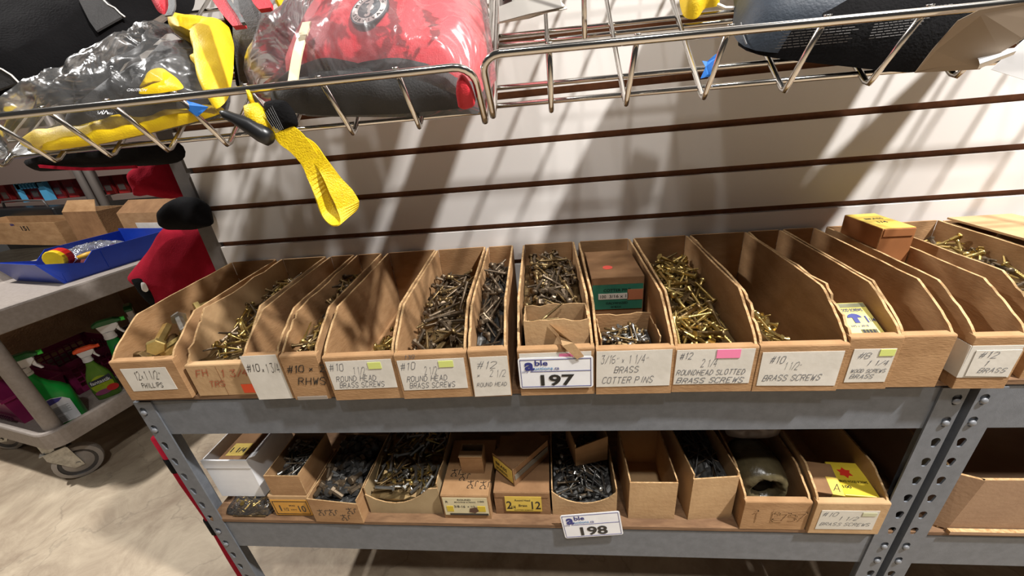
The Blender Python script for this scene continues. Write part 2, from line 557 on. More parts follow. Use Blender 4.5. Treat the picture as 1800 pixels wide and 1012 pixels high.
def shelving(x0, label):
    root = thing('shelving_unit', label, 'shelving', (x0, 0, FLOOR))
    dz = -FLOOR
    for (px, yy, fl) in ((0, 0, 0), (LEN, 0, 1), (0, 0.272, 0), (LEN, 0.272, 1)):
        p = bpy.data.objects.new('post', POSTS[fl])
        COL.objects.link(p); p.parent = root
        p.location = (px, yy, dz)
        if yy:
            p.scale = (1, -1, 1)
        else:
            for i in (0, 1, 8, 9):
                r = bpy.data.objects.new('rivet', RIV)
                COL.objects.link(r); r.parent = p
                r.location = (0.0, -0.0002, -i * HP - 0.003)
    for zt in (0.0215, -0.2805):
        for face, yy in ((-1, 0.0026), (1, 0.2694)):
            b = beam('beam', root, -0.006, LEN + 0.006, yy, zt + dz, 0.0745, face)
        for px in (-0.0055, LEN + 0.0035):
            s = MB(); s.box(px, px + 0.002, 0.03, 0.245, zt - 0.06 + dz, zt - 0.004 + dz)
            s.build('end_beam', STEEL, root)
    for zt in (ZU, ZL):
        s = MB(); s.box(-0.004, LEN + 0.004, 0.0005, 0.276, zt - 0.0084 + dz, zt + dz)
        s.build('shelf_board', BOARD, root, bevel=0.0008)
    return root
shelving(0.0, 'grey steel rivet shelving unit with keyhole posts holding the lot-tagged bins')
shelving(LEN + 0.0324, 'grey steel shelving unit butted against the one with lot tags, holding wide open carton')

# ================================================================== WIRE BASKETS
SLO = 0.80
SN = Vector((0, -SLO, 1)).normalized()           # normal of the sloping basket floor
SP = Vector((0, 0.004, 0.390))
def onS(x, y, n0=0.0):
    return onP(x, y, SP + SN * n0, SN)
def basket(name, label, xs, xl, xr, bz, tz):
    """xs wire columns, xl/xr ends; bz, tz: heights (m) of bottom bend / front rail as functions of x"""
    root = thing('wire_basket', label, 'basket', (xl, WALL_Y, 0.55), group=None)
    off = Vector((-xl, -WALL_Y, -0.55))
    yb, yt = 0.003, -0.040
    ytop = WALL_Y - 0.006
    def prof(x):
        b = bz(x)
        return [Vector((x, yt, tz(x) + 0.0045)), Vector((x, yb - 0.004, b + 0.006)), Vector((x, yb, b + 0.001)), Vector((x, yb + 0.006, b + 0.003)),
                Vector((x, ytop, b + 0.003 + SLO * (ytop - yb)))]
    for x in xs:
        mb = MB()
        p = [q + off for q in prof(x)]
        mb.tube(p, 0.0027, 8)
        # welded tip above the rail
        tip = p[0]
        mb.tube([tip, tip + Vector((0, -0.0002, 0.0012))], 0.0030, 8)
        mb.build('wire', CHROME, root, True)
    # front rail bends down into the end wires
    r = 0.018
    path = []
    eL = prof(xl); eR = prof(xr)
    path += [eL[4], eL[3], eL[2], eL[1]]
    topL = Vector((xl, yt - 0.004, tz(xl))); topR = Vector((xr, yt - 0.004, tz(xr)))
    dn = (eL[1] - topL).normalized()
    for k in range(6):
        a = k / 5 * math.pi / 2
        path.append(topL + Vector((r * (1 - math.cos(a)), 0, 0)) + dn * (r * (1 - math.sin(a))))
    for k in range(6):
        a = k / 5 * math.pi / 2
        path.append(topR - Vector((r * (1 - math.sin(a)), 0, 0)) + dn * (r * (1 - math.cos(a))))
    path += [eR[1], eR[2], eR[3], eR[4]]
    mb = MB(); mb.tube([p + off for p in path], 0.0036, 10)
    mb.build('front_rail', CHROME, root, True)
    und = -SN * 0.0052
    for yy in (0.014, 0.037, 0.098, 0.112, 0.175, 0.240):
        mb = MB()
        a = Vector((xl, yb + yy, bz(xl) + 0.003 + SLO * yy)) + und
        b = Vector((xr, yb + yy, bz(xr) + 0.003 + SLO * yy)) + und
        mb.tube([a + off, b + off], 0.0028, 8)
        mb.build('cross_rail', CHROME, root, True)
    for x in ((xl + 0.105, xr - 0.105) if xl > 0.3 else (xl + 0.02, xr - 0.02)):
        mb = MB()
        y0 = 0.092 if xl > 0.3 else 0.262      # the left basket is full: its hooks start at the wall end of the floor
        mb.tube([Vector((x, yb + y0, bz(x) + SLO * y0)) + off, Vector((x, yb + y0 + 0.008, bz(x) + (0.20 if xl > 0.3 else 0.235))) + off, Vector((x, ytop, bz(x) + 0.25)) + off], 0.003, 8)
        mb.tube([Vector((x, ytop, bz(x) + 0.25)) + off, Vector((x, ytop, bz(x) + 0.19)) + off], 0.003, 8)
        mb.build('hook_bracket', CHROME, root, True)
    return root
LW = [0.620 - 0.0762 * k for k in range(1, 9)]
RW = [0.687 + 0.0762 * k for k in range(0, 11)]
basket('wire_basket', 'chrome wire slatwall basket holding the yellow and the red bagged vests', LW, -0.02, 0.6165,
       lambda x: 0.386 - 0.003 * (x - 0.62), lambda x: 0.4345 - 0.003 * (x - 0.62))
basket('wire_basket', 'chrome wire slatwall basket holding the booklet and the slate blue pouch', RW, 0.6255, 1.520,
       lambda x: 0.390 - 0.010 * (x - 0.687), lambda x: 0.4405 - 0.014 * (x - 0.687))
#@@PART2
# ================================================================== SCREWS
def screw_mesh(name, L, r, kind, m, n=8):
    """fastener along +x, centred on its length"""
    rings = []
    def ring(x, rr, k=n, ph=0.0):
        rings.append([(x - L / 2, rr * math.cos(2 * math.pi * j / n + ph), rr * math.sin(2 * math.pi * j / n + ph)) for j in range(n)])
    if kind == 'round':
        ring(0, r * 1.0); ring(r * 0.5, r * 1.75); ring(r * 1.3, r * 2.0); ring(r * 1.35, r)
    elif kind == 'flat':
        ring(0, r * 1.9); ring(r * 0.3, r * 1.9); ring(r * 1.7, r)
    elif kind == 'pin':
        ring(0, r * 0.8); ring(r * 1.2, r * 1.9); ring(r * 3.4, r * 1.9); ring(r * 4.6, r)
    elif kind == 'stub':
        ring(0, r * 1.5); ring(r * 0.25, r * 1.7); ring(r * 1.5, r * 1.7); ring(r * 1.55, r)
    else:
        ring(0, r * 1.7); ring(r * 0.2, r * 1.9); ring(r * 1.3, r * 1.9); ring(r * 1.32, r)
    if kind in ('hex', 'pin', 'stub'):
        ring(L * 0.6, r); ring(L * 0.98, r); ring(L, r * 0.8)
    elif kind == 'bolt':
        ring(L, r)
    else:
        ring(L * 0.36, r)
        steps = 9 if n >= 8 else 2
        for i in range(steps):
            t = i / (steps - 1)
            rr = r * (1.02 - 0.35 * t)
            x = L * (0.37 + 0.55 * t)
            ring(x, rr * 0.72)
            if n >= 8: ring(x + L * 0.028, rr * 1.05)
        ring(L, r * 0.08)
    mb = MB(); mb.rings(rings)
    return mb.mesh(name, m, n >= 8 and kind not in ('hex', 'stub'))

class Heap:
    """fasteners dropped on a height map in a box region of a container"""
    def __init__(self, loc, rz, x0, x1, y0, y1, hf, seed):
        self.M = Matrix.Translation(loc) @ Matrix.Rotation(rz, 4, 'Z')
        self.x0, self.x1, self.y0, self.y1 = x0, x1, y0, y1
        self.hf = hf
        self.lift = 0.011
        self.c = 0.0025
        self.nx = max(3, int((x1 - x0) / self.c) + 1); self.ny = max(3, int((y1 - y0) / self.c) + 1)
        self.rng = random.Random(seed)
        self.H = [[max(0.004, hf(x0 + i * self.c, y0 + j * self.c)) for j in range(self.ny)] for i in range(self.nx)]
    def drop(self, L, r, maxs=0.45, sink=0.5, ylim=None, lift=0.012, head=0.0):
        rg = self.rng
        for _ in range(30):
            cx = rg.uniform(self.x0, self.x1); cy = rg.uniform(self.y0, ylim or self.y1)
            best = None
            yaw = rg.uniform(0, 2 * math.pi)
            dx, dy = math.cos(yaw), math.sin(yaw)
            for s in [rg.uniform(-maxs, maxs) for _ in range(3)]:
                co = math.cos(math.atan(s))
                zs = []; ok = True
                for k in range(9):
                    t = (k / 8 - 0.5) * L * co
                    x, y = cx + dx * t, cy + dy * t
                    e = max(r, head)
                    if not (self.x0 + e < x < self.x1 - e and self.y0 + e < y < self.y1 - e): ok = False; break
                    i = int((x - self.x0) / self.c); j = int((y - self.y0) / self.c)
                    if head:
                        w = head if k < 3 else r
                        m_ = int(w / self.c) + 1
                        hh = max(self.H[i + a][j + b] for a in range(-m_, m_ + 1) for b in range(-m_, m_ + 1) if 0 <= i + a < self.nx and 0 <= j + b < self.ny)
                        zs.append((hh + w - s * t, t))
                    else:
                        zs.append((self.H[i][j] + r - s * t, t))
                if not ok: continue
                z = max(q[0] for q in zs) - r * sink
                if best is None or z < best[0]: best = (z, s, co)
            if best: break
        else:
            return None
        z, s, co = best
        z = min(z, self.hf(cx, cy) + r + lift * rg.uniform(.3, 1.0) + abs(s) * L * .25)
        for k in range(13):
            t = (k / 12 - 0.5) * L * co
            x, y = cx + dx * t, cy + dy * t
            w = (head if k < 4 else r) if head else 0
            m_ = int(w / self.c) + 1 if head else 1
            for ox in range(-m_, m_ + 1):
                for oy in range(-m_, m_ + 1):
                    i = int((x - self.x0) / self.c) + ox; j = int((y - self.y0) / self.c) + oy
                    if 0 <= i < self.nx and 0 <= j < self.ny:
                        self.H[i][j] = max(self.H[i][j], z + s * t + (w if head else r * (0.8 if (ox or oy) else 1.0)))
        ax = Vector((dx * co, dy * co, s * co)).normalized()
        up = Vector((0, 0, 1)); up = (up - ax * up.dot(ax)).normalized()
        sd = up.cross(ax)
        Rm = Matrix((ax, sd, up)).transposed().to_4x4()
        return self.M @ Matrix.Translation((cx, cy, z)) @ Rm @ Matrix.Rotation(rg.uniform(0, 6.28), 4, 'X')
    def bed(self, name, label, cat, kinds, n, bedmat, depth=0.005):
        """uncountable mass below the ones that can be told apart"""
        mb = MB()
        gx, gy = 14, 24
        vs = []
        for i in range(gx + 1):
            for j in range(gy + 1):
                x = self.x0 + (self.x1 - self.x0) * i / gx; y = self.y0 + (self.y1 - self.y0) * j / gy
                z = max(0.0045, self.hf(x, y) - depth + 0.003 * noise.noise(Vector((x * 160, y * 160, 1))))
                vs.append(self.M @ Vector((x, y, z)))
        fs = [(i * (gy + 1) + j, (i + 1) * (gy + 1) + j, (i + 1) * (gy + 1) + j + 1, i * (gy + 1) + j + 1) for i in range(gx) for j in range(gy)]
        mb.add(vs, fs, 0)
        # skirt down to the container floor
        border = [(i, 0) for i in range(gx)] + [(gx, j) for j in range(gy)] + [(i, gy) for i in range(gx, 0, -1)] + [(0, j) for j in range(gy, 0, -1)]
        top = [vs[i * (gy + 1) + j] for i, j in border]
        z0 = self.M.translation.z + 0.0042
        low = [Vector((p.x, p.y, z0)) for p in top]
        k = len(top)
        mb.add(top + low, [(a, (a + 1) % k, k + (a + 1) % k, k + a) for a in range(k)] + [tuple(range(k, 2 * k))], 0)
        for q in range(n):
            L, r, kind, mi = self.rng.choice(kinds)
            Mx = self.drop(L, r, 0.6, 1.0, None, 0.003)
            if Mx is None: continue
            t = _low(L, r, kind)
            mb.add([Mx @ Vector(p) for p in t[0]], t[1], mi)
        o = mb.build(name, bedmat, None)
        tag(o, label, cat, kind='stuff')
        return o
    def scatter(self, name, label, cat, group, meshes, n, maxs=0.45, sink=0.55, ylim=None):
        lay = None
        if name == 'hex_bolt':
            lay = [(self.x0 + .0145 + .0205 * i + .002 * row, .055 + .098 * row, .061, math.pi / 2 + (math.pi if (i + row) % 2 else 0)) for row in (0, 1) for i in range(4)]
            lay += [(.052, .042, .0875, 2.15), (.050, .082, .0875, 5.55), (.052, .172, .0875, 0.9)]
        for q in range(n):
            me, L, r, look = self.rng.choice(meshes)
            if lay:
                bx_, by_, bz_, ya = lay[q]
                Mx = self.M @ Matrix.Translation((bx_, by_, bz_)) @ Matrix.Rotation(ya, 4, 'Z') @ Matrix.Rotation(0.5 * q, 4, 'X')
            else:
                Mx = self.drop(L, r, maxs, sink, ylim, self.lift)
            if Mx is None: continue
            o = bpy.data.objects.new(name, me)
            o.matrix_world = Mx
            COL.objects.link(o)
            tag(o, look + ' ' + cat + label[label.index(' in'):], cat, group)
_lc = {}
def _low(L, r, kind):
    k = (L, r, kind)
    if k not in _lc:
        me = screw_mesh('low', L, r, kind, BRASS, 5)
        _lc[k] = ([tuple(p.co) for p in me.vertices], [tuple(p.vertices) for p in me.polygons])
        bpy.data.meshes.remove(me)
    return _lc[k]
_sm = {}
def sm(L, r, kind, m):
    k = (L, r, kind, m.name)
    if k not in _sm: _sm[k] = screw_mesh('screw', L, r, kind, m, 6 if kind in ('hex',) else 8)
    return (_sm[k], L, r)

# ================================================================== CARDBOARD BINS
FRONT_U = Vector((1, 0, 0)); FRONT_V = Vector((0, 0, 1))
def bin_box(label, x, y, w, h, fh, z=ZU, rz=0.0, depth=None, bev=0.066, kraft=KRAFT, seed=1, torn=False, cut=0.0, rear=1.0, group=None, side_rise=0.012):
    rg = random.Random(seed)
    d = depth if depth else (WALL_Y - 0.006 - y)
    root = thing('cardboard_bin', label, 'bin', (x, y, z), rz, group)
    t = 0.0032
    for s in (0, 1):
        pts = [(0.0, 0.0), (0.0, fh - 0.002)]
        N = 9
        for k in range(1, N + 1):
            q = k / N
            yy = bev * q
            zz = fh + (h - side_rise * 0.4 - fh) * (q ** 0.85)
            if torn and s == 0: yy += rg.uniform(-0.003, 0.003); zz += rg.uniform(-0.004, 0.002)
            pts.append((yy, zz + rg.uniform(-0.0009, 0.0009)))
        N2 = 7
        for k in range(1, N2 + 1):
            q = k / N2
            zz = h - side_rise * 0.4 * (1 - q)
            if torn and s == 0: zz += rg.uniform(-0.003, 0.001)
            pts.append((bev + (d - 0.006 - bev) * q, zz + rg.uniform(-0.0006, 0.0006)))
        pts += [(d - 0.006, 0.0)]
        x0 = 0.0005 if s == 0 else w - t - 0.0005
        mb = MB()
        lean = rg.uniform(-0.0006, 0.0006)
        mb.prism([(x0, p[0], p[1]) for p in pts], (t, 0, 0), 0, 1)
        # inner liner ply peeling from the rim
        mb.build('side_panel', [kraft, EDGE], root)
    mb = MB()
    f0 = fh - 0.0015
    prof = [(0.0, 0.0), (0.0, f0 - 0.002), (0.001, f0), (0.0095, f0 + 0.0008), (0.0112, f0 - 0.0015), (0.0112, 0.003), (0.004, 0.0)]
    mb.prism([(-0.0005, p[0] - 0.0042, p[1]) for p in prof], (w + 0.001, 0, 0), 0)
    mb.build('front_panel', [kraft], root, bevel=0.0006)
    mb = MB(); mb.box(0.004, w - 0.004, d - 0.0055, d - 0.002, 0.0, h * rear)
    # tuck tabs each side of the back panel leave the dark slots seen at the corners
    mb.build('back_panel', [kraft], root)
    mb = MB(); mb.box(0.004, w - 0.004, 0.004, d - 0.006, 0.0004, 0.0036)
    mb.build('bottom_panel', [kraft], root)
    return root
def paper(root, x0, z0, x1, z1, lines=(), m=PAPER, ink=INK, y=-0.0042, skew=0.0, w=0.0008, wrap=0, name='paper_label', note=None):
    mb = MB()
    rg = random.Random(int(x0 * 9999) + len(lines))
    c = [(x0, z0 + rg.uniform(-.001, .001)), (x1, z0 + skew + rg.uniform(-.001, .001)), (x1 + rg.uniform(-.001, .001), z1 + skew), (x0 + rg.uniform(-.001, .001), z1)]
    mb.prism([(p[0], y - 0.0006, p[1]) for p in c], (0, 0.0005, 0))
    if wrap:
        mb.box(x0 - 0.0008, x0, y - 0.0006, y + wrap, z0, z1)
    lab = mb.build(name, m, root)
    if lines:
        mb = MB()
        for (txt, fx, fz, size, *fe) in lines:
            fe = fe[0] if fe else 0.93
            full = hand(MB(), txt, (0, 0, 0), FRONT_U, FRONT_V, size, w)
            room = (x1 - x0) * (fe - fx)
            k = min(1.0, room / full)
            hand(mb, txt, (x0 + (x1 - x0) * fx, y - 0.0009, z0 + (z1 - z0) * fz + skew * fx), (k, 0, skew * 6), FRONT_V, size, w)
        mb.build('handwriting', ink, lab)
    if note:
        nx0, nz0, nx1, nz1, nm = note
        mb = MB()
        mb.box(x0 + (x1 - x0) * nx0, x0 + (x1 - x0) * nx1, y - 0.0014, y - 0.0008, z0 + (z1 - z0) * nz0, z0 + (z1 - z0) * nz1)
        mb.build('sticky_note', nm, lab)
    return lab

B = {}
H = 0.124
B[1] = bin_box('wide cardboard bin of large hex bolts labelled 12 x 1½ phillips', 0.004, -0.004, 0.104, H, 0.075, rz=0.03, seed=1)
paper(B[1], 0.013, 0.018, 0.088, 0.060, [('12x1 1/2"', .22, .50, .0150, .82), ('PHILLIPS', .26, .14, .0085, .74)], ink=INKB, w=0.0010)
B[2] = bin_box('wide cardboard bin with torn side, faded red writing and orange sticker', 0.118, 0.003, 0.100, H, 0.060, rz=0.02, seed=2, torn=True, kraft=KRAFT_P)
mb = MB(); hand(mb, 'FH', (0.012, -0.0050, 0.038), FRONT_U, FRONT_V, 0.012, 0.0013); hand(mb, '1 3/4', (0.052, -0.0050, 0.036), FRONT_U, FRONT_V, 0.012, 0.0013)
hand(mb, 'TRS', (0.026, -0.0050, 0.018), FRONT_U, FRONT_V, 0.010, 0.0013); mb.build('handwriting', INKR, B[2])
mb = MB(); mb.box(0.077, 0.099, -0.0050, -0.0044, 0.004, 0.020); mb.build('orange_sticker', ORANGE, B[2])
mb = MB(); mb.box(0.049, 0.0496, -0.0046, -0.0042, 0.001, 0.055); mb.build('seam', KRAFT_D, B[2])
B[3] = bin_box('narrow cardboard bin with a tall white sheet marked #10 x 1 3/4', 0.2285, -0.008, 0.055, H, 0.080, rz=0.03, seed=3)
paper(B[3], -0.001, 0.0, 0.0535, 0.0795, [('#10', .04, .66, .0125, .44), ('x', .46, .64, .010, .56), ('1 3/4', .58, .62, .0155, .97)], ink=INKB, w=0.0011)
B[4] = bin_box('narrow cardboard bin with #10 x 2 RHWS written on bare card', 0.2885, -0.010, 0.0545, H, 0.080, rz=0.03, torn=True, seed=4)
mb = MB(); hand(mb, '#10 x 2', (0.004, -0.0050, 0.050), FRONT_U, FRONT_V, 0.0115, 0.0012, gap=.22); hand(mb, 'RHWS', (0.014, -0.0050, 0.028), FRONT_U, FRONT_V, 0.012, 0.0012)
mb.build('handwriting', INKB, B[4])
mb = MB(); mb.box(0.004, 0.050, -0.0054, -0.0042, 0.0005, 0.006); mb.build('clear_tape', mat('glossy_tape', rgb(140, 130, 120), rough=0.15), B[4])
B[5] = bin_box('wide cardboard bin with few screws whose label reads #10 1½ round head', 0.3545, -0.013, 0.102, H, 0.078, rz=0.03, seed=5)
paper(B[5], 0.003, 0.020, 0.097, 0.069, [('#10', .03, .68, .0115, .27), ('1 1/2"', .38, .52, .0125, .62), ('ROUND HEAD', .08, .30, .0088, .72), ('BRASS SCREWS', .10, .07, .0088, .82)], note=(.64, .70, .84, .92, GREENN))
B[6] = bin_box('wide cardboard bin of dark screws whose label reads #10 2½ round head', 0.4585, -0.0125, 0.1005, H, 0.078, rz=0.03, seed=6)
paper(B[6], 0.003, 0.016, 0.0955, 0.067, [('#10', .03, .70, .0115, .27), ('2 1/2"', .38, .52, .0125, .62), ('ROUND HEAD', .08, .30, .0088, .72), ('BRASS SCREWS', .10, .07, .0088, .82)], note=(.62, .74, .84, .94, GREENN))
mb = MB(); hand(mb, '130', (0.014, -0.0050, 0.0695), FRONT_U, FRONT_V, 0.006, 0.0006); mb.build('pencil_mark', INK, B[6])
B[7] = bin_box('narrow cardboard bin with a hanging white sheet marked #12 2½ round head', 0.5615, -0.011, 0.053, H, 0.080, rz=0.03, torn=True, seed=7)
paper(B[7], 0.001, -0.006 + 0.008, 0.0525, 0.068, [('#12', .16, .72, .0115), ('x', .14, .50, .008), ('2 1/2', .48, .50, .0115), ('ROUND HEAD', .10, .26, .0062)], w=0.0006)
B[8] = bin_box('wide cardboard bin of dark screws with the 197 lot tag on it', 0.6285, -0.010, 0.101, H, 0.078, rz=0.015, seed=8)
mb = MB(); mb.box(0.002, 0.097, -0.0048, -0.0043, 0.055, 0.071); lab8 = mb.build('paper_label', PAPER, B[8])
mb = MB(); mb.box(0.055, 0.084, -0.0054, -0.0049, 0.062, 0.069); mb.build('sticky_note', PINKN, lab8)
B[9] = bin_box('wide cardboard bin labelled 3/16 x 1¼ brass cotter pins', 0.732, -0.010, 0.0985, H, 0.075, torn=True, seed=9)
paper(B[9], 0.000, 0.014, 0.096, 0.071, [('3/16" x 1 1/4"', .06, .66, .0125, .70), ('BRASS', .24, .40, .0095, .58), ('COTTER PINS', .08, .10, .0100, .78)])
B[10] = bin_box('wide cardboard bin heaped with brass screws, labelled 2¼ with a pink note', 0.8325, -0.008, 0.1005, H, 0.072, rz=-0.01, seed=10)
paper(B[10], 0.001, 0.014, 0.096, 0.068, [('#12', .05, .74, .0095, .22), ('2 1/4', .34, .52, .0115, .55), ('ROUNDHEAD SLOTTED', .03, .28, .0078), ('BRASS SCREWS', .04, .04, .0080)], note=(.52, .76, .82, 1.0, PINKN))
B[11] = bin_box('wide cardboard bin labelled #10 1½ brass screws, mostly empty', 0.9345, -0.0095, 0.1015, H, 0.073, rz=-0.015, torn=True, seed=11)
paper(B[11], 0.004, 0.010, 0.098, 0.062, [('#10', .10, .68, .0105, .30), ('1 1/2"', .30, .48, .0115, .52), ('BRASS SCREWS', .06, .16, .0088, .80)])
B[12] = bin_box('narrow cardboard bin with a half-sheet label, holding a yellow screw carton', 1.0375, -0.008, 0.058, H, 0.080, rz=-0.018, torn=True, seed=12)
paper(B[12], 0.007, 0.012, 0.054, 0.062, [('#8', .12, .72, .0085), ('1 1/4', .40, .52, .007), ('WOOD SCREWS', .08, .30, .0050), ('BRASS', .10, .12, .006)], note=(.62, .80, .98, .99, GREENN), w=0.0006)
B[13] = bin_box('narrow empty cardboard bin with no label', 1.0975, -0.006, 0.057, H, 0.079, rz=-0.018, seed=13)
B[14] = bin_box('narrow cardboard bin wrapped at the front in a white paper band', 1.171, -0.011, 0.056, H, 0.078, rz=-0.02, seed=14)
paper(B[14], -0.001, 0.018, 0.0535, 0.064, [], wrap=0.040)
lab14 = paper(B[14], 0.006, 0.020, 0.052, 0.058, [('#12', .08, .72, .0085), ('1', .30, .42, .007), ('BRASS', .24, .16, .0065)], y=-0.0050, w=0.0006, name='paper_tag')
B[15] = bin_box('wide cardboard bin of loose brass screws on the next shelving unit', 1.262, 0.006, 0.101, H, 0.075, seed=15)
B[16] = bin_box('wide cardboard bin closed by a folded pale lid beside screws', 1.368, 0.006, 0.101, H - 0.002, 0.075, seed=16)
mb = MB()
mb.prism([(0.001, 0.03, H + 0.002), (0.100, 0.03, H + 0.002), (0.100, 0.27, H + 0.003), (0.001, 0.27, H + 0.003)], (0, 0, 0.0032))
mb.prism([(0.001, 0.03, H + 0.0052), (0.100, 0.03, H + 0.0052), (0.094, 0.0, 0.092), (0.004, 0.0, 0.092)], (0, -0.001, 0.003))
mb.build('lid', [KRAFT_P], B[16])

# ---- heaps in the bins
def lin(a, b, y0, y1):
    return lambda x, y: a + (b - a) * min(1, max(0, (y - y0) / (y1 - y0)))
def bump2(f, amp, seed):
    return lambda x, y: f(x, y) + amp * noise.noise(Vector((x * 45 + seed, y * 45, seed)))
HEAD = {'round': 'round-head', 'flat': 'flat-head', 'hex': 'hex-head', 'pin': 'split', 'stub': 'stubby'}
LOOK = {'brass': 'bright brass', 'tarnished_brass': 'tarnished brass', 'dark_bronze_steel': 'dark bronze', 'zinc_steel': 'silvery zinc', 'black_oxide_steel': 'black steel'}
def heap(loc, rz, reg, hf, seed, name, what, group, kinds, mats, n_bed, n_ind, bedname, bedlabel, maxs=.45, cat='screw', amp=.006, ylim=None):
    hp = Heap(loc, rz, *reg, bump2(hf, amp, seed), seed)
    hp.bed(bedname, bedlabel, cat + 's', [(L, r, k, i + 1) for (L, r, k, mi) in kinds for i in (mi,)], n_bed, [BLACKO if mats[0] is not BRASS else BRASSD] + mats)
    hp.scatter(name, what, cat, group, [sm(L, r, k, mats[mi]) + (LOOK[mats[mi].name] + ' ' + HEAD[k],) for (L, r, k, mi) in kinds], n_ind, maxs, ylim=ylim)
def bl(i): return B[i].location.copy()
BR3 = [BRASS, BRASSD, DARKM]
heap(bl(1), B[1].rotation_euler.z, (.005, .099, .0085, .27), lin(.018, .018, .02, .2), 101, 'hex_bolt', 'large hex bolt lying in the bin labelled phillips', 'hex bolts in the phillips bin',
     [(.085, .0068, 'hex', 0), (.075, .0062, 'hex', 1), (.070, .0060, 'hex', 2)], [BRASS, ZINC, BRASSD], 16, 11, 'bolt_pile', 'layer of large hex bolts filling the phillips bin', .5, 'bolt')
heap(bl(2), B[2].rotation_euler.z, (.005, .095, .0085, .26), lin(.056, .082, .02, .20), 102, 'brass_screw', 'brass screw in the bin with the torn side', 'screws in the bin with the torn side',
     [(.040, .0020, 'round', 0), (.036, .0019, 'flat', 1), (.036, .0022, 'round', 2)], BR3, 90, 42, 'screw_pile', 'mass of small screws filling the torn cardboard bin', .8)
heap(bl(4), B[4].rotation_euler.z, (.005, .050, .0085, .26), lin(.066, .096, .02, .2), 104, 'brass_screw', 'brass screw in the bin marked RHWS', 'screws in the RHWS bin',
     [(.040, .0024, 'round', 0), (.040, .0022, 'flat', 1), (.036, .0024, 'round', 2)], BR3, 50, 16, 'screw_pile', 'mass of screws filling the RHWS bin', .7)
heap(bl(5), B[5].rotation_euler.z, (.045, .097, .0085, .13), lin(.052, .026, .03, .11), 105, 'brass_screw', 'brass screw in the wide bin beside the RHWS bin', 'screws in the #10 1½ round head bin',
     [(.038, .0025, 'round', 0), (.036, .0024, 'round', 0)], [BRASS, BRASSD], 30, 14, 'screw_pile', 'small heap of brass screws in the #10 1½ round head bin', .5)
heap(bl(6), B[6].rotation_euler.z, (.005, .095, .008, .27), lambda x, y: (.044 + .030 * min(1, y / .14)) + .16 * (x - .05) * min(1, y / .05), 106, 'dark_screw', 'tarnished dark screw in the wide bin beside the narrow #12 bin', 'screws in the #10 2½ bin',
     [(.055, .0026, 'round', 2), (.055, .0026, 'flat', 2), (.052, .0026, 'round', 1)], [BRASS, BRASSD, DARKM], 70, 34, 'screw_pile', 'mass of tarnished dark screws in the #10 2½ bin', .6)
heap(bl(7), B[7].rotation_euler.z, (.005, .047, .008, .26), lin(.060, .098, .02, .18), 107, 'dark_screw', 'dark screw in the narrow bin marked #12', 'screws in the #12 bin',
     [(.045, .0027, 'round', 1), (.042, .0026, 'flat', 1)], [BRASSD, DARKM], 40, 16, 'screw_pile', 'mass of dark screws filling the narrow #12 bin', .6)
heap(bl(8), B[8].rotation_euler.z, (.005, .096, .062, .27), lin(.080, .094, .08, .22), 108, 'long_screw', 'long tarnished screw in the lot 197 bin', 'screws in the lot 197 bin',
     [(.058, .0028, 'round', 1), (.056, .0028, 'round', 2), (.054, .0026, 'flat', 2), (.050, .0026, 'round', 1)], BR3, 70, 46, 'screw_pile', 'mass of long tarnished screws filling the lot 197 bin', .28)
heap(bl(10), B[10].rotation_euler.z, (.005, .095, .008, .27), lin(.046, .082, .03, .22), 110, 'brass_screw', 'bright brass wood screw in the bin labelled 2¼', 'screws in the 2¼ bin',
     [(.052, .0028, 'round', 0), (.056, .0030, 'flat', 0), (.054, .0028, 'round', 1), (.045, .0026, 'flat', 0)], [BRASS, BRASSD], 80, 54, 'screw_pile', 'mass of brass wood screws filling the 2¼ bin', .55)
heap(bl(11), B[11].rotation_euler.z, (.005, .064, .010, .20), lambda x, y: max(.006, .098 - 1.25 * x - .10 * max(0, y - .09) - .25 * max(0, .03 - y)), 111, 'brass_screw', 'small brass screw in the mostly empty #10 1½ bin', 'screws in the #10 1½ brass bin',
     [(.034, .0022, 'round', 0), (.032, .0021, 'flat', 0)], [BRASS, BRASSD], 36, 22, 'screw_pile', 'slope of small brass screws in the mostly empty bin', .7, amp=.003)
heap(bl(15), B[15].rotation_euler.z, (.005, .096, .02, .26), lin(.070, .096, .04, .2), 115, 'brass_screw', 'brass screw in the open bin on the next unit', 'screws in the open bin on the next unit',
     [(.045, .0026, 'round', 0), (.045, .0026, 'flat', 1)], [BRASS, DARKM], 40, 16, 'screw_pile', 'mass of screws in the open bin on the next unit', .5)

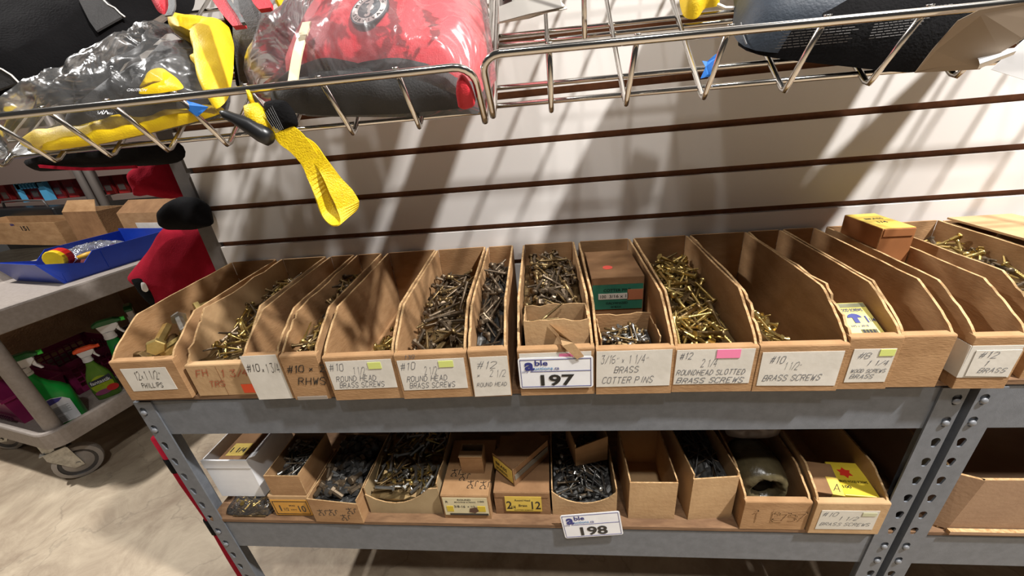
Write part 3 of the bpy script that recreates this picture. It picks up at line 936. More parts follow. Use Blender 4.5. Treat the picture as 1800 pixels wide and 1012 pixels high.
# ================================================================== SMALL CARTONS
def carton(name, label, x, y, z, w, d, h, rz=0.0, m=KRAFT, t=0.0016, closed=False, rims=None, group=None, rot=None, back_up=0.0, rough_rim=0.0, seed=1, cat='box', flap=None):
    """small card box: four panels and a bottom, optional closed lid with tuck flap. rims = heights of front, right, back, left panels"""
    rg = random.Random(seed)
    root = thing(name, label, cat, (x, y, z), rz, group, rot)
    hs = rims or (h, h, h, h)
    def rim(n, hh):
        return [hh + (rg.uniform(-rough_rim, rough_rim) if rough_rim and 0 < k < n else 0) for k in range(n + 1)]
    for nm, (ax, p0, p1, off), hh in (('front_panel', ('x', 0, w, 0), hs[0]), ('side_panel', ('y', t, d - t, w - t), hs[1]), ('back_panel', ('x', 0, w, d - t), hs[2]), ('side_panel', ('y', t, d - t, 0), hs[3])):
        mb = MB()
        n = 8
        r = rim(n, hh) if not callable(hh) else [hh(k / n) for k in range(n + 1)]
        top = [(p0 + (p1 - p0) * k / n, r[k]) for k in range(n, -1, -1)]
        poly = [(p0, 0.0), (p1, 0.0)] + top
        if ax == 'x':
            mb.prism([(q[0], off, q[1]) for q in poly], (0, t, 0), 0, 1)
        else:
            mb.prism([(off, q[0], q[1]) for q in poly], (t, 0, 0), 0, 1)
        mb.build(nm, [m, EDGE if m is not CARDW else CARDW], root)
    mb = MB(); mb.box(t, w - t, t, d - t, 0.0002, 0.0014); mb.build('bottom_panel', m, root)
    if closed:
        mb = MB(); mb.box(-0.0002, w + 0.0002, 0.0006, d + 0.0002, h, h + 0.0012); mb.box(0.002, w - 0.002, -0.0012, 0.0, h - 0.011, h + 0.0010)
        mb.build('lid', m, root, bevel=0.0004)
    return root
def lettering(root, name, m, items, y=-0.0020):
    """items: (text, x, z, size, width)"""
    mb = MB()
    for (txt, x, z, size, wd) in items:
        typed(mb, txt, (x, y, z), FRONT_U, FRONT_V, size, 0.012, wd)
    return mb.build(name, m, root)
def patch(root, name, m, x0, x1, z0, z1, y0=-0.0010, t=0.0006):
    mb = MB(); mb.box(x0, x1, y0 - t, y0, z0, z1); return mb.build(name, m, root)

# inside the upper bins
k8 = carton('kraft_box', 'small torn kraft box standing in the lot 197 bin', 0.6385, 0.004, ZU + 0.0042, 0.086, 0.044, 0.106, m=KRAFT_P, rough_rim=0.003, seed=3)
mb = MB()
F0 = [Vector(p) for p in ((0.034, -0.0012, 0.100), (0.046, -0.0012, 0.084), (0.050, -0.0215, 0.0785), (0.064, -0.0215, 0.0825), (0.068, -0.0225, 0.0585), (0.077, -0.0225, 0.0625))]
ft = Vector((0, 0, 0.0010))
mb.add(F0 + [p + ft for p in F0], [(0, 1, 3), (0, 1, 2, 3), (2, 4, 5, 3), (6, 9, 8, 7), (8, 9, 11, 10), (0, 6, 7, 1), (1, 7, 8, 2), (2, 8, 10, 4), (4, 10, 11, 5), (5, 11, 9, 3), (3, 9, 6, 0)][1:]); mb.build('torn_flap', KRAFT_P, k8)
for i, (a, b) in enumerate((((0.020, 0.020, 0.092), (0.052, 0.034, 0.112)), ((0.012, 0.012, 0.098), (0.040, 0.016, 0.099)))):
    o = bpy.data.objects.new('long_screw', sm(.045, .0022, 'round', BRASSD)[0])
    a, b = Vector(a), Vector(b); dd = (b - a).normalized()
    o.matrix_world = Matrix.Translation(Vector((0.6385, 0.004, ZU + 0.004)) + (a + b) / 2) @ dd.to_track_quat('X', 'Z').to_matrix().to_4x4()
    COL.objects.link(o); tag(o, 'single screw lying in the torn kraft box of lot 197', 'screw', 'screws in the torn kraft box')
g9 = carton('cotter_pin_carton', 'brown carton with a teal label and a red dot, in the cotter pin bin', 0.7405, 0.118, ZU + 0.0042, 0.080, 0.120, 0.112, m=KRAFT_D, closed=True, seed=4)
lb = patch(g9, 'label', GREENL, 0.001, 0.0785, 0.058, 0.101, -0.0012)
patch(lb, 'label_band', mat('orange_brown_print', rgb(176, 110, 76), rough=.6), 0.055, 0.0785, 0.074, 0.092, -0.0019)
patch(lb, 'label_band', PAPER, 0.010, 0.056, 0.076, 0.086, -0.0019)
lettering(lb, 'print', PRINT, [('100', 0.013, 0.0785, 0.0075, 0.009), ('3/16 x 1', 0.027, 0.0785, 0.0075, 0.026)], -0.0026)
lettering(lb, 'print', PRINT, [('COTTER PINS', 0.018, 0.089, 0.0070, 0.042), ('GALVANIZED', 0.022, 0.067, 0.0055, 0.034), ('IN BULK', 0.030, 0.0605, 0.0045, 0.016)], -0.0020)
mb = MB(); mb.tube([(0.030, 0.040, 0.1132), (0.030, 0.040, 0.1138)], 0.008, 14); mb.build('red_dot_sticker', mat('red_dot', rgb(235, 90, 76), rough=.5), g9)
k9 = carton('kraft_box', 'open kraft box of cotter pins at the front of the cotter pin bin', 0.7405, 0.0045, ZU + 0.0042, 0.078, 0.060, 0.080, m=KRAFT, rims=(0.058, 0.074, 0.078, 0.072), rough_rim=0.002, seed=5)
heap(Vector((0.7405, 0.0045, ZU + 0.004)), 0, (.003, .074, .003, .055), lin(.050, .054, .0, .05), 109, 'cotter_pin', 'brass cotter pin in the open kraft box', 'cotter pins in the kraft box',
     [(.034, .0016, 'pin', 0), (.032, .0015, 'pin', 1)], [BRASSD, ZINC], 40, 18, 'pin_pile', 'mass of cotter pins in the open kraft box', .35, 'cotter pin', .003)
# yellow screw carton leaning in bin 12
yc = thing('screw_carton', 'pale yellow wood screw carton size 8 leaning in the narrow bin', 'box', (1.0425, 0.0065, ZU + 0.055), rot=(math.radians(24), 0, 0))
mb = MB(); mb.box(0, 0.047, 0, 0.056, 0, 0.016); mb.build('body', YCARD, yc, bevel=0.0008)
mb = MB()
def ty(txt, x, y, s, wd): typed(mb, txt, (x, y, 0.0166), (1, 0, 0), (0, 1, 0), s, 0.015, wd)
ty('WOOD SCREWS', 0.009, 0.041, 0.0065, 0.030); ty('8', 0.004, 0.023, 0.016, None); ty('1', 0.036, 0.023, 0.015, None); ty('1/4', 0.040, 0.024, 0.008, 0.006)
ty('S', 0.006, 0.0085, 0.008, None); ty('H/S x 2018', 0.014, 0.0165, 0.0045, 0.020); ty('BRASS', 0.003, 0.002, 0.0045, 0.010)
mb.build('print', PRINTB, yc)
mb = MB()
arc = [(0.024 + 0.0085 * math.cos(a * math.pi / 8), 0.031 + 0.0065 * math.sin(a * math.pi / 8), 0.0163) for a in range(9)]
mb.prism(arc, (0, 0, 0.0004)); mb.box(0.021, 0.027, 0.0225, 0.031, 0.0163, 0.0167)
mb.build('screw_picture', PRINTB, yc)
mb = MB(); mb.box(0.001, 0.046, 0.048, 0.0545, 0.0161, 0.0164); mb.build('grey_band', mat('grey_print', rgb(140, 140, 110), rough=.6), yc)
mb = MB()
for k in range(14): mb.box(0.022 + k * 0.0013, 0.022 + k * 0.0013 + (0.0009 if k % 3 else 0.0005), 0.005, 0.0125, 0.0161, 0.0165)
mb.build('barcode', PRINT, yc)
bx = carton('screw_carton', 'orange-brown carton with a yellow printed lid at the back of a bin', 1.1795, 0.165, ZU + 0.0042, 0.0455, 0.085, 0.148, rz=-0.02, m=mat('orange_brown_card', rgb(150, 94, 50), rgb(166, 106, 58), rough=.8, scale=12), closed=True, seed=6)
mb = MB(); mb.box(0.0005, 0.045, 0.001, 0.0845, 0.1493, 0.1499); lidl = mb.build('lid_label', YLAB, bx)
mb = MB(); typed(mb, 'BRASS', (0.010, 0.050, 0.1503), (1, 0, 0), (0, 1, 0), 0.010, 0.01, 0.026); typed(mb, '1/4', (0.016, 0.030, 0.1503), (1, 0, 0), (0, 1, 0), 0.012, 0.01); mb.build('print', PRINT, lidl)

# ================================================================== LOT TAGS
def lot_tag(label, num, TL, TR, BL_, BR_, sink):
    """white lot tag lying on the plane through three corners"""
    o = Vector(BL_); u = Vector(BR_) - o; w = u.length; u.normalize()
    v = Vector(TL) - o; v = v - u * v.dot(u); h = v.length; v.normalize()
    n = u.cross(v)                        # towards the viewer
    M = Matrix((u, v, n)).transposed().to_4x4(); M.translation = o
    root = tag(empty('lot_tag'), label, 'tag')
    root.matrix_world = M
    r = 0.004
    pts = []
    for (cx, cy, a0) in ((w - r, r, -90), (w - r, h - r, 0), (r, h - r, 90), (r, r, 180)):
        for k in range(5):
            a = math.radians(a0 + 22.5 * k); pts.append((cx + r * math.cos(a), cy + r * math.sin(a), -0.0008))
    mb = MB(); mb.prism(pts, (0, 0, 0.0008)); card = mb.build('card', CARDW, root)
    mb = MB()
    e = 0.0026; t = 0.0006
    z0, z1 = 0.0001, 0.0004
    mb.box(e, w - e, e, e + t, z0, z1); mb.box(e, w - e, h - e - t, h - e, z0, z1); mb.box(e, e + t, e, h - e, z0, z1); mb.box(w - e - t, w - e, e, h - e, z0, z1)
    mb.box(w * .16, w - e, h * .555, h * .555 + t, z0, z1)
    mb.build('border', PRINTB, card)
    Ux, Vy = (1, 0, 0), (0, 1, 0)
    mb = MB(); typed(mb, 'a', (w * .085, h * .62, .0005), Ux, Vy, h * .50, 0.035, w * .13); typed(mb, 'ble', (w * .225, h * .76, .0005), Ux, Vy, h * .23, 0.02, w * .175); mb.build('logo', PRINTB, card)
    mb = MB(); typed(mb, 'uctions', (w * .215, h * .615, .0005), Ux, Vy, h * .145, 0.012, w * .25); mb.build('logo', PRINTC, card)
    mb = MB(); typed(mb, '.ca', (w * .475, h * .615, .0005), Ux, Vy, h * .145, 0.012, w * .075); typed(mb, 'LOT#', (w * .045, h * .535, .0005), Ux, Vy, h * .085, 0.01, w * .085); mb.build('logo', PRINTB, card)
    mb = MB(); typed(mb, num, (w * .29, h * .11, .0005), Ux, Vy, h * .48, 0.028, w * .46); mb.build('number', PRINT, card)
    return root
Yt = -0.0160
lot_tag('white lot tag numbered 197 fixed to a bin front', '197', onY(912, 630, Yt), onY(1044, 627, Yt), onY(915, 683, Yt), onY(1043, 680, Yt), 0)
lot_tag('white lot tag numbered 198 hanging from the lower shelf edge', '198', onY(987, 906, -.0035), onY(1090, 899, -.0035), onY(994, 946, -.0060), onY(1096, 939, -.0060), 0)

# ================================================================== LOWER SHELF
# clear bag of brass screws, white box on it
def bag_sheet(name, pts_top, mi):
    pass
wb = carton('white_box', 'open white card box with a folded-back lid on the lower shelf', 0.010, 0.030, ZL + 0.026, 0.092, 0.115, 0.098, m=CARDW, t=0.0018, rims=(0.098, 0.098, 0.098, 0.098))
mb = MB(); mb.box(-0.001, 0.093, -0.0015, 0.0, 0.078, 0.098); mb.build('front_rim_flap', CARDW, wb)
mb = MB(); mb.prism([(0.092, 0.004, 0.098), (0.092, 0.112, 0.098), (0.112, 0.112, 0.110), (0.108, 0.004, 0.104)], (0.001, 0, 0.0014)); mb.build('side_flap', CARDW, wb)
yb_ = carton('kraft_box', 'brown carton with an orange printed label inside the white box', 0.030, 0.040, ZL + 0.0285, 0.055, 0.09, 0.083, m=KRAFT_D, closed=True, seed=11)
mb = MB(); mb.box(0.008, 0.045, 0.010, 0.040, 0.0843, 0.0849); q = mb.build('label', YLAB, yb_)
mb = MB(); typed(mb, '1 1/4', (0.011, 0.018, 0.0853), (1, 0, 0), (0, 1, 0), 0.016, 0.02, 0.030); mb.build('print', PRINT, q)
yl = carton('screw_carton', 'flat carton with an orange-yellow label printed 1½ and 10', 0.131, 0.010, ZL + 0.0002, 0.080, 0.110, 0.054, m=KRAFT_P, closed=True, seed=12)
q = patch(yl, 'label', mat('orange_label', rgb(206, 152, 62), rgb(196, 140, 52), rough=.65, scale=20), 0.003, 0.077, 0.004, 0.046, -0.0013)
lettering(q, 'print', PRINT, [('1', 0.016, 0.016, 0.022, None), ('1/2', 0.024, 0.017, 0.011, 0.009), ('10', 0.054, 0.014, 0.024, 0.014), ('BRASS', 0.037, 0.029, 0.005, 0.012), ('SCREWS', 0.037, 0.018, 0.004, 0.012)], -0.0021)
mb = MB()
for (a, b, c, d) in ((.006, .074, .0075, .0083), (.006, .074, .0415, .0423), (.006, .0068, .0075, .0423), (.0732, .074, .0075, .0423)): mb.box(a, b, -0.0024, -0.0019, c, d)
mb.build('border', PRINT, q)
kb = carton('kraft_box', 'open kraft box of loose screws resting on the orange label carton', 0.142, 0.011, ZL + 0.0560, 0.068, 0.100, 0.050, m=KRAFT, rims=(0.050, 0.052, 0.053, 0.050), seed=13)
heap(Vector((0.142, 0.011, ZL + 0.0560)), 0, (.003, .065, .003, .096), lin(.022, .040, .02, .08), 201, 'small_screw', 'small grey screw in the kraft box on the carton', 'screws in the raised kraft box',
     [(.030, .0022, 'round', 0), (.028, .0020, 'flat', 1)], [ZINC, DARKM], 30, 14, 'screw_pile', 'mass of small screws in the raised kraft box', .5)
cb = carton('cartoon_carton', 'open carton printed with black line figures, full of dark bolts', 0.2185, -0.001, ZL + 0.0002, 0.094, 0.150, 0.060, rz=-0.02, m=KRAFT, rims=(lambda t: .062 - .010 * t, .060, .066, .062), rough_rim=0.002, seed=14)
def figures(root, x0, x1, z0, z1, y, seed, n, plane='xz', up=FRONT_V, org=None, w=.0012):
    rg = random.Random(seed)
    mb = MB()
    for k in range(n):
        cx = x0 + (x1 - x0) * (k + .5) / n + rg.uniform(-.003, .003); cz = rg.uniform(z0, z1)
        h = 0.016
        for poly in (((0, 1), (.05, .5), (-.25, .25), (-.3, 0), (-.05, 0)), ((.05, .5), (.3, .25), (.2, 0), (.45, .02)), ((-.35, .8), (0, .75), (.35, .9)), ((.6, .2), (.62, .8), (.8, .9), (.9, .75))):
            pts = [(cx + a * h, cz + b * h) for a, b in poly]
            for (a, b) in zip(pts, pts[1:]):
                dx, dz = b[0] - a[0], b[1] - a[1]; L = math.hypot(dx, dz); nx, nz = -dz / L * w / 2, dx / L * w / 2
                q4 = [(a[0] + nx, a[1] + nz), (a[0] - nx, a[1] - nz), (b[0] - nx, b[1] - nz), (b[0] + nx, b[1] + nz)]
                mb.add([(p[0], y, p[1]) if plane == 'xz' else (p[0], p[1], y) for p in q4], [(0, 1, 2, 3)])
    return mb.build('line_drawing', INKB, root)
figures(cb, .008, .088, .006, .030, -.0004, 3, 4)
heap(Vector((0.2185, -0.001, ZL)), -0.02, (.003, .090, .003, .145), lin(.050, .054, .02, .12), 202, 'dark_bolt', 'black oxide bolt in the carton printed with figures', 'bolts in the carton printed with figures',
     [(.026, .0048, 'stub', 0), (.022, .0050, 'stub', 0), (.026, .0046, 'stub', 1)], [BLACKO, DARKM], 60, 42, 'bolt_pile', 'mass of black bolts in the carton printed with figures', .7, 'bolt')
db = carton('torn_carton', 'wide torn grey-tan carton of mixed screws with a dipped front', 0.318, 0.018, ZL + 0.0002, 0.140, 0.200, 0.075, rz=0.0, m=mat('grey_tan_card', rgb(150, 128, 92), rgb(166, 144, 108), rough=.85, scale=14), t=0.002,
            rims=(lambda t: .050 - .030 * math.sin(math.pi * min(1, t * 1.15)) ** .8 + .018 * t, .078, .095, .066), rough_rim=0.003, seed=15)
mb = MB(); mb.prism([(0.05, 0.198, 0.094), (0.092, 0.198, 0.094), (0.090, 0.212, 0.112), (0.055, 0.212, 0.114)], (0, 0.0015, 0)); mb.prism([(0.098, 0.198, 0.094), (0.138, 0.198, 0.092), (0.139, 0.210, 0.104), (0.100, 0.211, 0.109)], (0, 0.0015, 0)); mb.build('back_flap', KRAFT, db)
heap(Vector((0.318, 0.018, ZL)), 0, (.004, .136, .004, .19), lin(.038, .064, .02, .15), 203, 'mixed_screw', 'brass or zinc screw in the wide torn carton', 'screws in the wide torn carton',
     [(.042, .0024, 'round', 0), (.045, .0024, 'flat', 1), (.036, .0030, 'hex', 2), (.040, .0024, 'round', 2)], [BRASS, BRASSD, ZINC], 90, 48, 'screw_pile', 'mass of mixed screws in the wide torn carton', .6)
eb = carton('screw_carton', 'closed carton printed round machine screws 3/8-16, figures on the lid', 0.464, 0.010, ZL + 0.0002, 0.086, 0.125, 0.060, m=KRAFT, closed=True, seed=16)
q = patch(eb, 'label', mat('cream_label', rgb(196, 184, 146), rgb(208, 196, 160), rough=.65, scale=20), 0.003, 0.083, 0.012, 0.057, -0.0013)
patch(q, 'label_spot', mat('label_mustard', rgb(196, 170, 40), rough=.6), 0.008, 0.020, 0.022, 0.036, -0.0019)
patch(q, 'label_spot', MATS['label_mustard'], 0.064, 0.078, 0.022, 0.036, -0.0019)
patch(q, 'label_band', PRINT, 0.012, 0.082, 0.0125, 0.0165, -0.0019)
lettering(q, 'print', PRINT, [('ROUND', 0.030, 0.050, 0.0058, 0.024), ('MACHINE SCREWS', 0.024, 0.0445, 0.0045, 0.038), ('3/8-16', 0.022, 0.032, 0.0080, 0.020), ('x 1/2', 0.046, 0.033, 0.006, 0.014), ('100', 0.0665, 0.046, 0.0060, 0.011), ('R', 0.008, 0.044, 0.008, None)], -0.0022)
mb = MB(); mb.prism([(0.050, -0.0026, 0.030), (0.062, -0.0026, 0.033), (0.066, -0.0026, 0.024), (0.058, -0.0026, 0.018), (0.048, -0.0026, 0.021)], (0, 0.0006, 0)); mb.build('torn_patch', mat('bare_brown_card', rgb(84, 56, 38), rough=.9), q)
figures(eb, .008, .080, .006, .040, .0616, 8, 4, 'xy')
ks = carton('kraft_box', 'small upright kraft sleeve standing on the machine screw carton', 0.495, 0.055, ZL + 0.0620, 0.042, 0.030, 0.042, m=KRAFT, rims=(.042, .042, .042, .042), seed=17)
mb = MB(); mb.box(-0.0005, 0.0425, -0.002, 0.012, 0.042, 0.0435); mb.build('top_flap', KRAFT_P, ks)
fb = carton('screw_carton', 'closed brown carton with yellow label reading 2¼ Brass 12', 0.5575, 0.020, ZL + 0.0002, 0.099, 0.130, 0.056, m=KRAFT_D, closed=True, seed=18)
q = patch(fb, 'label', YLAB, 0.019, 0.084, 0.010, 0.048, -0.0013)
lettering(q, 'print', PRINT, [('2', 0.021, 0.017, 0.028, 0.010), ('1/4', 0.030, 0.017, 0.012, 0.007), ('12', 0.066, 0.017, 0.028, 0.016), ('Round Head', 0.037, 0.037, 0.0065, 0.027), ('Brass', 0.043, 0.023, 0.008, 0.015), ('SLOTTED SCREWS', 0.034, 0.0125, 0.0035, 0.034)], -0.0022)
c0 = onZ(905, 854, ZL + 0.060)
tb = carton('screw_carton', 'carton with yellow label turned cornerwise on the 2¼ Brass box', c0.x, c0.y, ZL + 0.0600, 0.090, 0.055, 0.040, rz=math.radians(48), m=KRAFT_D, closed=True, seed=19)
mb = MB(); mb.box(-0.0012, -0.0004, 0.003, 0.053, 0.006, 0.036); q = mb.build('label', YLAB, tb)
mb = MB(); typed(mb, 'BRASS', (-0.0016, 0.046, 0.022), (0, -1, 0), (0, 0, 1), 0.010, 0.015, 0.030); typed(mb, 'SCREWS', (-0.0016, 0.046, 0.011), (0, -1, 0), (0, 0, 1), 0.008, 0.012, 0.030); mb.build('print', PRINT, q)
mb = MB(); mb.box(0.002, 0.088, -0.0014, -0.0008, 0.014, 0.026); mb.build('grey_band', mat('grey_band_print', rgb(110, 104, 92), rough=.7), tb)
gb = carton('kraft_tray', 'pale kraft tray of dark screws with a curved low front', 0.660, 0.020, ZL + 0.0002, 0.112, 0.150, 0.064, m=KRAFT_P, t=.002, rims=(lambda t: .060 - .030 * math.sin(math.pi * t) ** .7, .066, .068, .064), seed=20)
heap(Vector((0.660, 0.020, ZL)), 0, (.004, .108, .004, .145), lin(.026, .050, .02, .12), 204, 'dark_screw', 'dark steel screw in the tray with the curved front', 'screws in the curved-front tray',
     [(.042, .0022, 'flat', 0), (.040, .0022, 'flat', 1), (.042, .0022, 'round', 2)], [DARKM, BLACKO, ZINC], 70, 40, 'screw_pile', 'mass of dark steel screws in the curved-front tray', .7)
gk = carton('kraft_box', 'open kraft box standing cornerwise in the tray of dark screws', 0.706, 0.078, ZL + 0.054, 0.062, 0.062, 0.056, rz=math.radians(14), m=KRAFT, rims=(lambda t: .044 + .014 * t, .058, .058, .052), seed=21)
hb = carton('kraft_box', 'square kraft box with an open top, nothing printed on it', 0.791, 0.015, ZL + 0.0002, 0.0775, 0.120, 0.090, m=KRAFT_P, t=.0022, rims=(.089, .092, .096, .090), seed=22)
ib = carton('kraft_box', 'tall open kraft box with dark contents and a taped rim', 0.891, 0.014, ZL + 0.0002, 0.073, 0.200, 0.100, rz=0.08, m=KRAFT_P, t=.0022, rims=(.099, .108, .112, .108), seed=23)
heap(Vector((0.891, 0.014, ZL)), 0.08, (.004, .069, .004, .19), lin(.075, .090, .02, .12), 205, 'black_nail', 'thin black nail in the tall kraft box', 'nails in the tall kraft box',
     [(.050, .0014, 'flat', 0), (.050, .0014, 'flat', 1)], [BLACKO, DARKM], 40, 12, 'nail_pile', 'mass of thin black nails in the tall kraft box', .4, 'nail')
jb = bin_box('old cardboard bin with marks pressed into the front, holding a plastic roll', 0.9695, 0.004, 0.0995, 0.100, 0.068, z=ZL + 0.0002, depth=0.255, bev=.05, seed=24)
mb = MB(); hand(mb, '1 L', (0.014, -0.0054, 0.020), FRONT_U, FRONT_V, 0.026, 0.0022, slant=0, gap=.25); mb.build('pressed_marks', KRAFT, jb); mb = MB(); hand(mb, '2757', (0.046, -0.0054, 0.026), FRONT_U, FRONT_V, 0.016, 0.0018, slant=.05, gap=.2); mb.build('pressed_marks', KRAFT, jb)
kb2 = bin_box('cardboard bin with a faded white label, holding printed screw packets', 1.0725, -0.001, 0.1035, 0.110, 0.074, z=ZL + 0.0002, depth=0.265, bev=.045, seed=25, kraft=KRAFT_P)
paper(kb2, 0.008, 0.012, 0.092, 0.056, [('#10', .04, .70, .009), ('1 1/2', .34, .50, .008), ('BRASS SCREWS', .05, .20, .007)], m=mat('grey_paper', rgb(196, 190, 176), rgb(206, 200, 188), rough=.75, scale=20), note=(.72, .74, .96, .92, mat('faded_note', rgb(186, 184, 150), rough=.7)), w=.0006)
pk = thing('screw_packet', 'yellow packet with a red maple-like splash lying in the labelled bin', 'packet', (1.122, 0.012, ZL + 0.060), rot=(math.radians(5), 0, -0.08))
mb = MB(); mb.box(0, 0.048, 0, 0.060, 0, 0.010); mb.build('body', mat('packet_yellow', rgb(214, 190, 60), rgb(206, 178, 48), rough=.4, scale=30), pk, bevel=.001)
mb = MB(); mb.prism([(0.020 + .011 * (1 if k % 2 else .6) * math.cos(k * .524), 0.040 + .010 * (1 if k % 2 else .6) * math.sin(k * .524), 0.0101) for k in range(12)], (0, 0, .0004)); mb.build('red_splash', mat('packet_red', rgb(206, 50, 34), rough=.4), pk)
mb = MB(); typed(mb, 'BRASS WOOD SCREWS', (.004, .022, .0105), (1, 0, 0), (0, 1, 0), .006, .01, .040); typed(mb, '100', (.004, .012, .0105), (1, 0, 0), (0, 1, 0), .007, .01, .012); mb.build('print', PRINT, pk)
mb = MB(); mb.box(0.001, 0.047, -0.0006, 0.0, 0.0, 0.004); mb.build('black_edge', PRINT, pk)
pk2 = thing('kraft_packet', 'small kraft packet with a pale yellow end beside the red packet', 'packet', (1.080, 0.018, ZL + 0.056), rot=(math.radians(8), 0, -0.2))
mb = MB(); mb.box(0, 0.040, 0, 0.055, 0, 0.016); mb.build('body', KRAFT_D, pk2, bevel=.001)
mb = MB(); mb.box(0.024, 0.0405, -0.0005, 0.030, 0.0001, 0.0164); q = mb.build('yellow_end', YLAB, pk2)
mb = MB(); hand(mb, 'A', (.028, .006, .0168), (1, 0, 0), (0, 1, 0), .012, .0008); mb.build('print', PRINT, q)
# big open carton on the second unit
lbx = thing('open_carton', 'big plain open carton on the lower shelf of the next unit', 'box', (1.268, 0.004, ZL + 0.0002))
for nm, pts, ext in (('front_panel', [(0.012, 0, 0), (0.50, 0, 0), (0.50, -0.004, 0.118), (0.020, -0.004, 0.118)], (0, .004, 0)),
                     ('side_panel', [(0.0, 0.006, 0), (0.0, 0.25, 0), (-0.004, 0.25, 0.118), (-0.004, 0.006, 0.118)], (.004, 0, 0)),
                     ('side_panel', [(0.496, 0.006, 0), (0.496, 0.25, 0), (0.50, 0.25, 0.118), (0.50, 0.006, 0.118)], (.004, 0, 0)),
                     ('back_panel', [(0.0, 0.25, 0), (0.50, 0.25, 0), (0.50, 0.254, 0.118), (0.0, 0.254, 0.118)], (0, .004, 0)),
                     ('corner_crease', [(0.0, 0.006, 0.004), (0.014, -0.001, 0.004), (0.022, -0.005, 0.118), (-0.003, 0.006, 0.118)], (.002, .003, 0)),
                     ('bottom_panel', [(0.004, 0.004, 0.0004), (0.496, 0.004, 0.0004), (0.496, 0.25, 0.0004), (0.004, 0.25, 0.0004)], (0, 0, .004)),
                     ('bottom_flap', [(0.012, -0.0075, 0.0), (0.50, -0.0075, 0.0), (0.50, -0.0075, 0.006), (0.012, -0.0075, 0.007)], (0, .006, 0))):
    mb = MB(); mb.prism(pts, ext, 0, 1); mb.build(nm, [mat('plain_tan_card', rgb(150, 118, 90), rgb(162, 130, 100), rough=.8, scale=9, bump=.2, bscale=160), EDGE], lbx)
#@@PART3
# ================================================================== SOFT GOODS
def resample(pts, n):
    pts = [Vector(p) for p in pts]
    k = len(pts)
    seg = [(pts[(i + 1) % k] - pts[i]).length for i in range(k)]
    tot = sum(seg)
    out = []
    i = 0; acc = 0.0
    for q in range(n):
        s = tot * q / n
        while acc + seg[i] < s: acc += seg[i]; i += 1
        t = (s - acc) / (seg[i] or 1)
        out.append(pts[i].lerp(pts[(i + 1) % k], t))
    for _ in range(2):
        out = [out[j] * .5 + (out[j - 1] + out[(j + 1) % n]) * .25 for j in range(n)]
    return out
def pillow(name, m, parent, pts, N, up, dn=0.004, n=72, rings=14, wr=0.004, ws=28.0, seed=1.0, p=2.2, ridged=False, smooth=True, center=None, sharp=0.0):
    """stuffed fabric shape: outline (world points), bulging by up along N and dn against it"""
    N = Vector(N).normalized()
    o = resample(pts, n) if not sharp else resample_sharp(pts, n)
    c = center if center else sum(o, Vector()) / n
    mb = MB()
    off = Vector((0, 0, 0))
    if parent: off = -parent.matrix_basis.translation
    def wrinkle(q):
        v = noise.noise(q * ws + Vector((seed, seed * 2, 0))) + .5 * noise.noise(q * ws * 2.1 + Vector((0, seed, 3)))
        if ridged: v = 1 - 2 * abs(v)
        return v
    def surf(sign, h):
        vs = [];
        for i in range(rings):
            r = 1 - i / rings
            hh = h * (1 - r ** p) ** .55
            for q in o:
                P = c + (q - c) * r
                vs.append(P + N * sign * (hh + (wr * wrinkle(P) * min(1, (1 - r) * 4) if sign > 0 else 0)) + off)
        vs.append(c + N * sign * (h + (wr * wrinkle(c) if sign > 0 else 0)) + off)
        fs = []
        for i in range(rings - 1):
            for j in range(n):
                j2 = (j + 1) % n
                fs.append((i * n + j, i * n + j2, (i + 1) * n + j2, (i + 1) * n + j))
        k = rings * n
        for j in range(n): fs.append(((rings - 1) * n + j, (rings - 1) * n + (j + 1) % n, k))
        mb.add(vs, fs)
    surf(1, up); surf(-1, dn)
    ob = mb.build(name, m, parent, smooth)
    return ob
def resample_sharp(pts, n):
    pts = [Vector(p) for p in pts]; k = len(pts)
    seg = [(pts[(i + 1) % k] - pts[i]).length for i in range(k)]; tot = sum(seg)
    out = []; i = 0; acc = 0.0
    for q in range(n):
        s = tot * q / n
        while acc + seg[i] < s: acc += seg[i]; i += 1
        out.append(pts[i].lerp(pts[(i + 1) % k], (s - acc) / (seg[i] or 1)))
    return out
def slope_pts(px, n0):
    out = []
    for x, y in px:
        p = onS(x, y, n0)
        if p.y > 0.255: p.z -= SLO * (p.y - 0.255); p.y = 0.255      # goods stop at the wall panel
        out.append(p)
    return out
def at(o): return o.matrix_basis.translation
def ribbon(name, m, parent, pts, wids, t=0.0016, sub=4, smooth=True):
    """flat band through pts with half-width vectors wids"""
    P = []; W = []
    k = len(pts)
    for i in range(k - 1):
        p0 = Vector(pts[max(0, i - 1)]); p1 = Vector(pts[i]); p2 = Vector(pts[i + 1]); p3 = Vector(pts[min(k - 1, i + 2)])
        for s in range(sub):
            u = s / sub
            P.append(.5 * ((2 * p1) + (p2 - p0) * u + (2 * p0 - 5 * p1 + 4 * p2 - p3) * u * u + (3 * p1 - p0 - 3 * p2 + p3) * u ** 3))
            W.append(Vector(wids[i]).lerp(Vector(wids[i + 1]), u))
    P.append(Vector(pts[-1])); W.append(Vector(wids[-1]))
    off = -at(parent) if parent else Vector()
    rings = []
    for i in range(len(P)):
        tg = (P[min(len(P) - 1, i + 1)] - P[max(0, i - 1)]).normalized()
        nn = tg.cross(W[i]).normalized() * t / 2
        c = P[i] + off
        rings.append([c - W[i] - nn, c + W[i] - nn, c + W[i] + nn, c - W[i] + nn])
    mb = MB(); mb.rings(rings)
    return mb.build(name, m, parent, False)

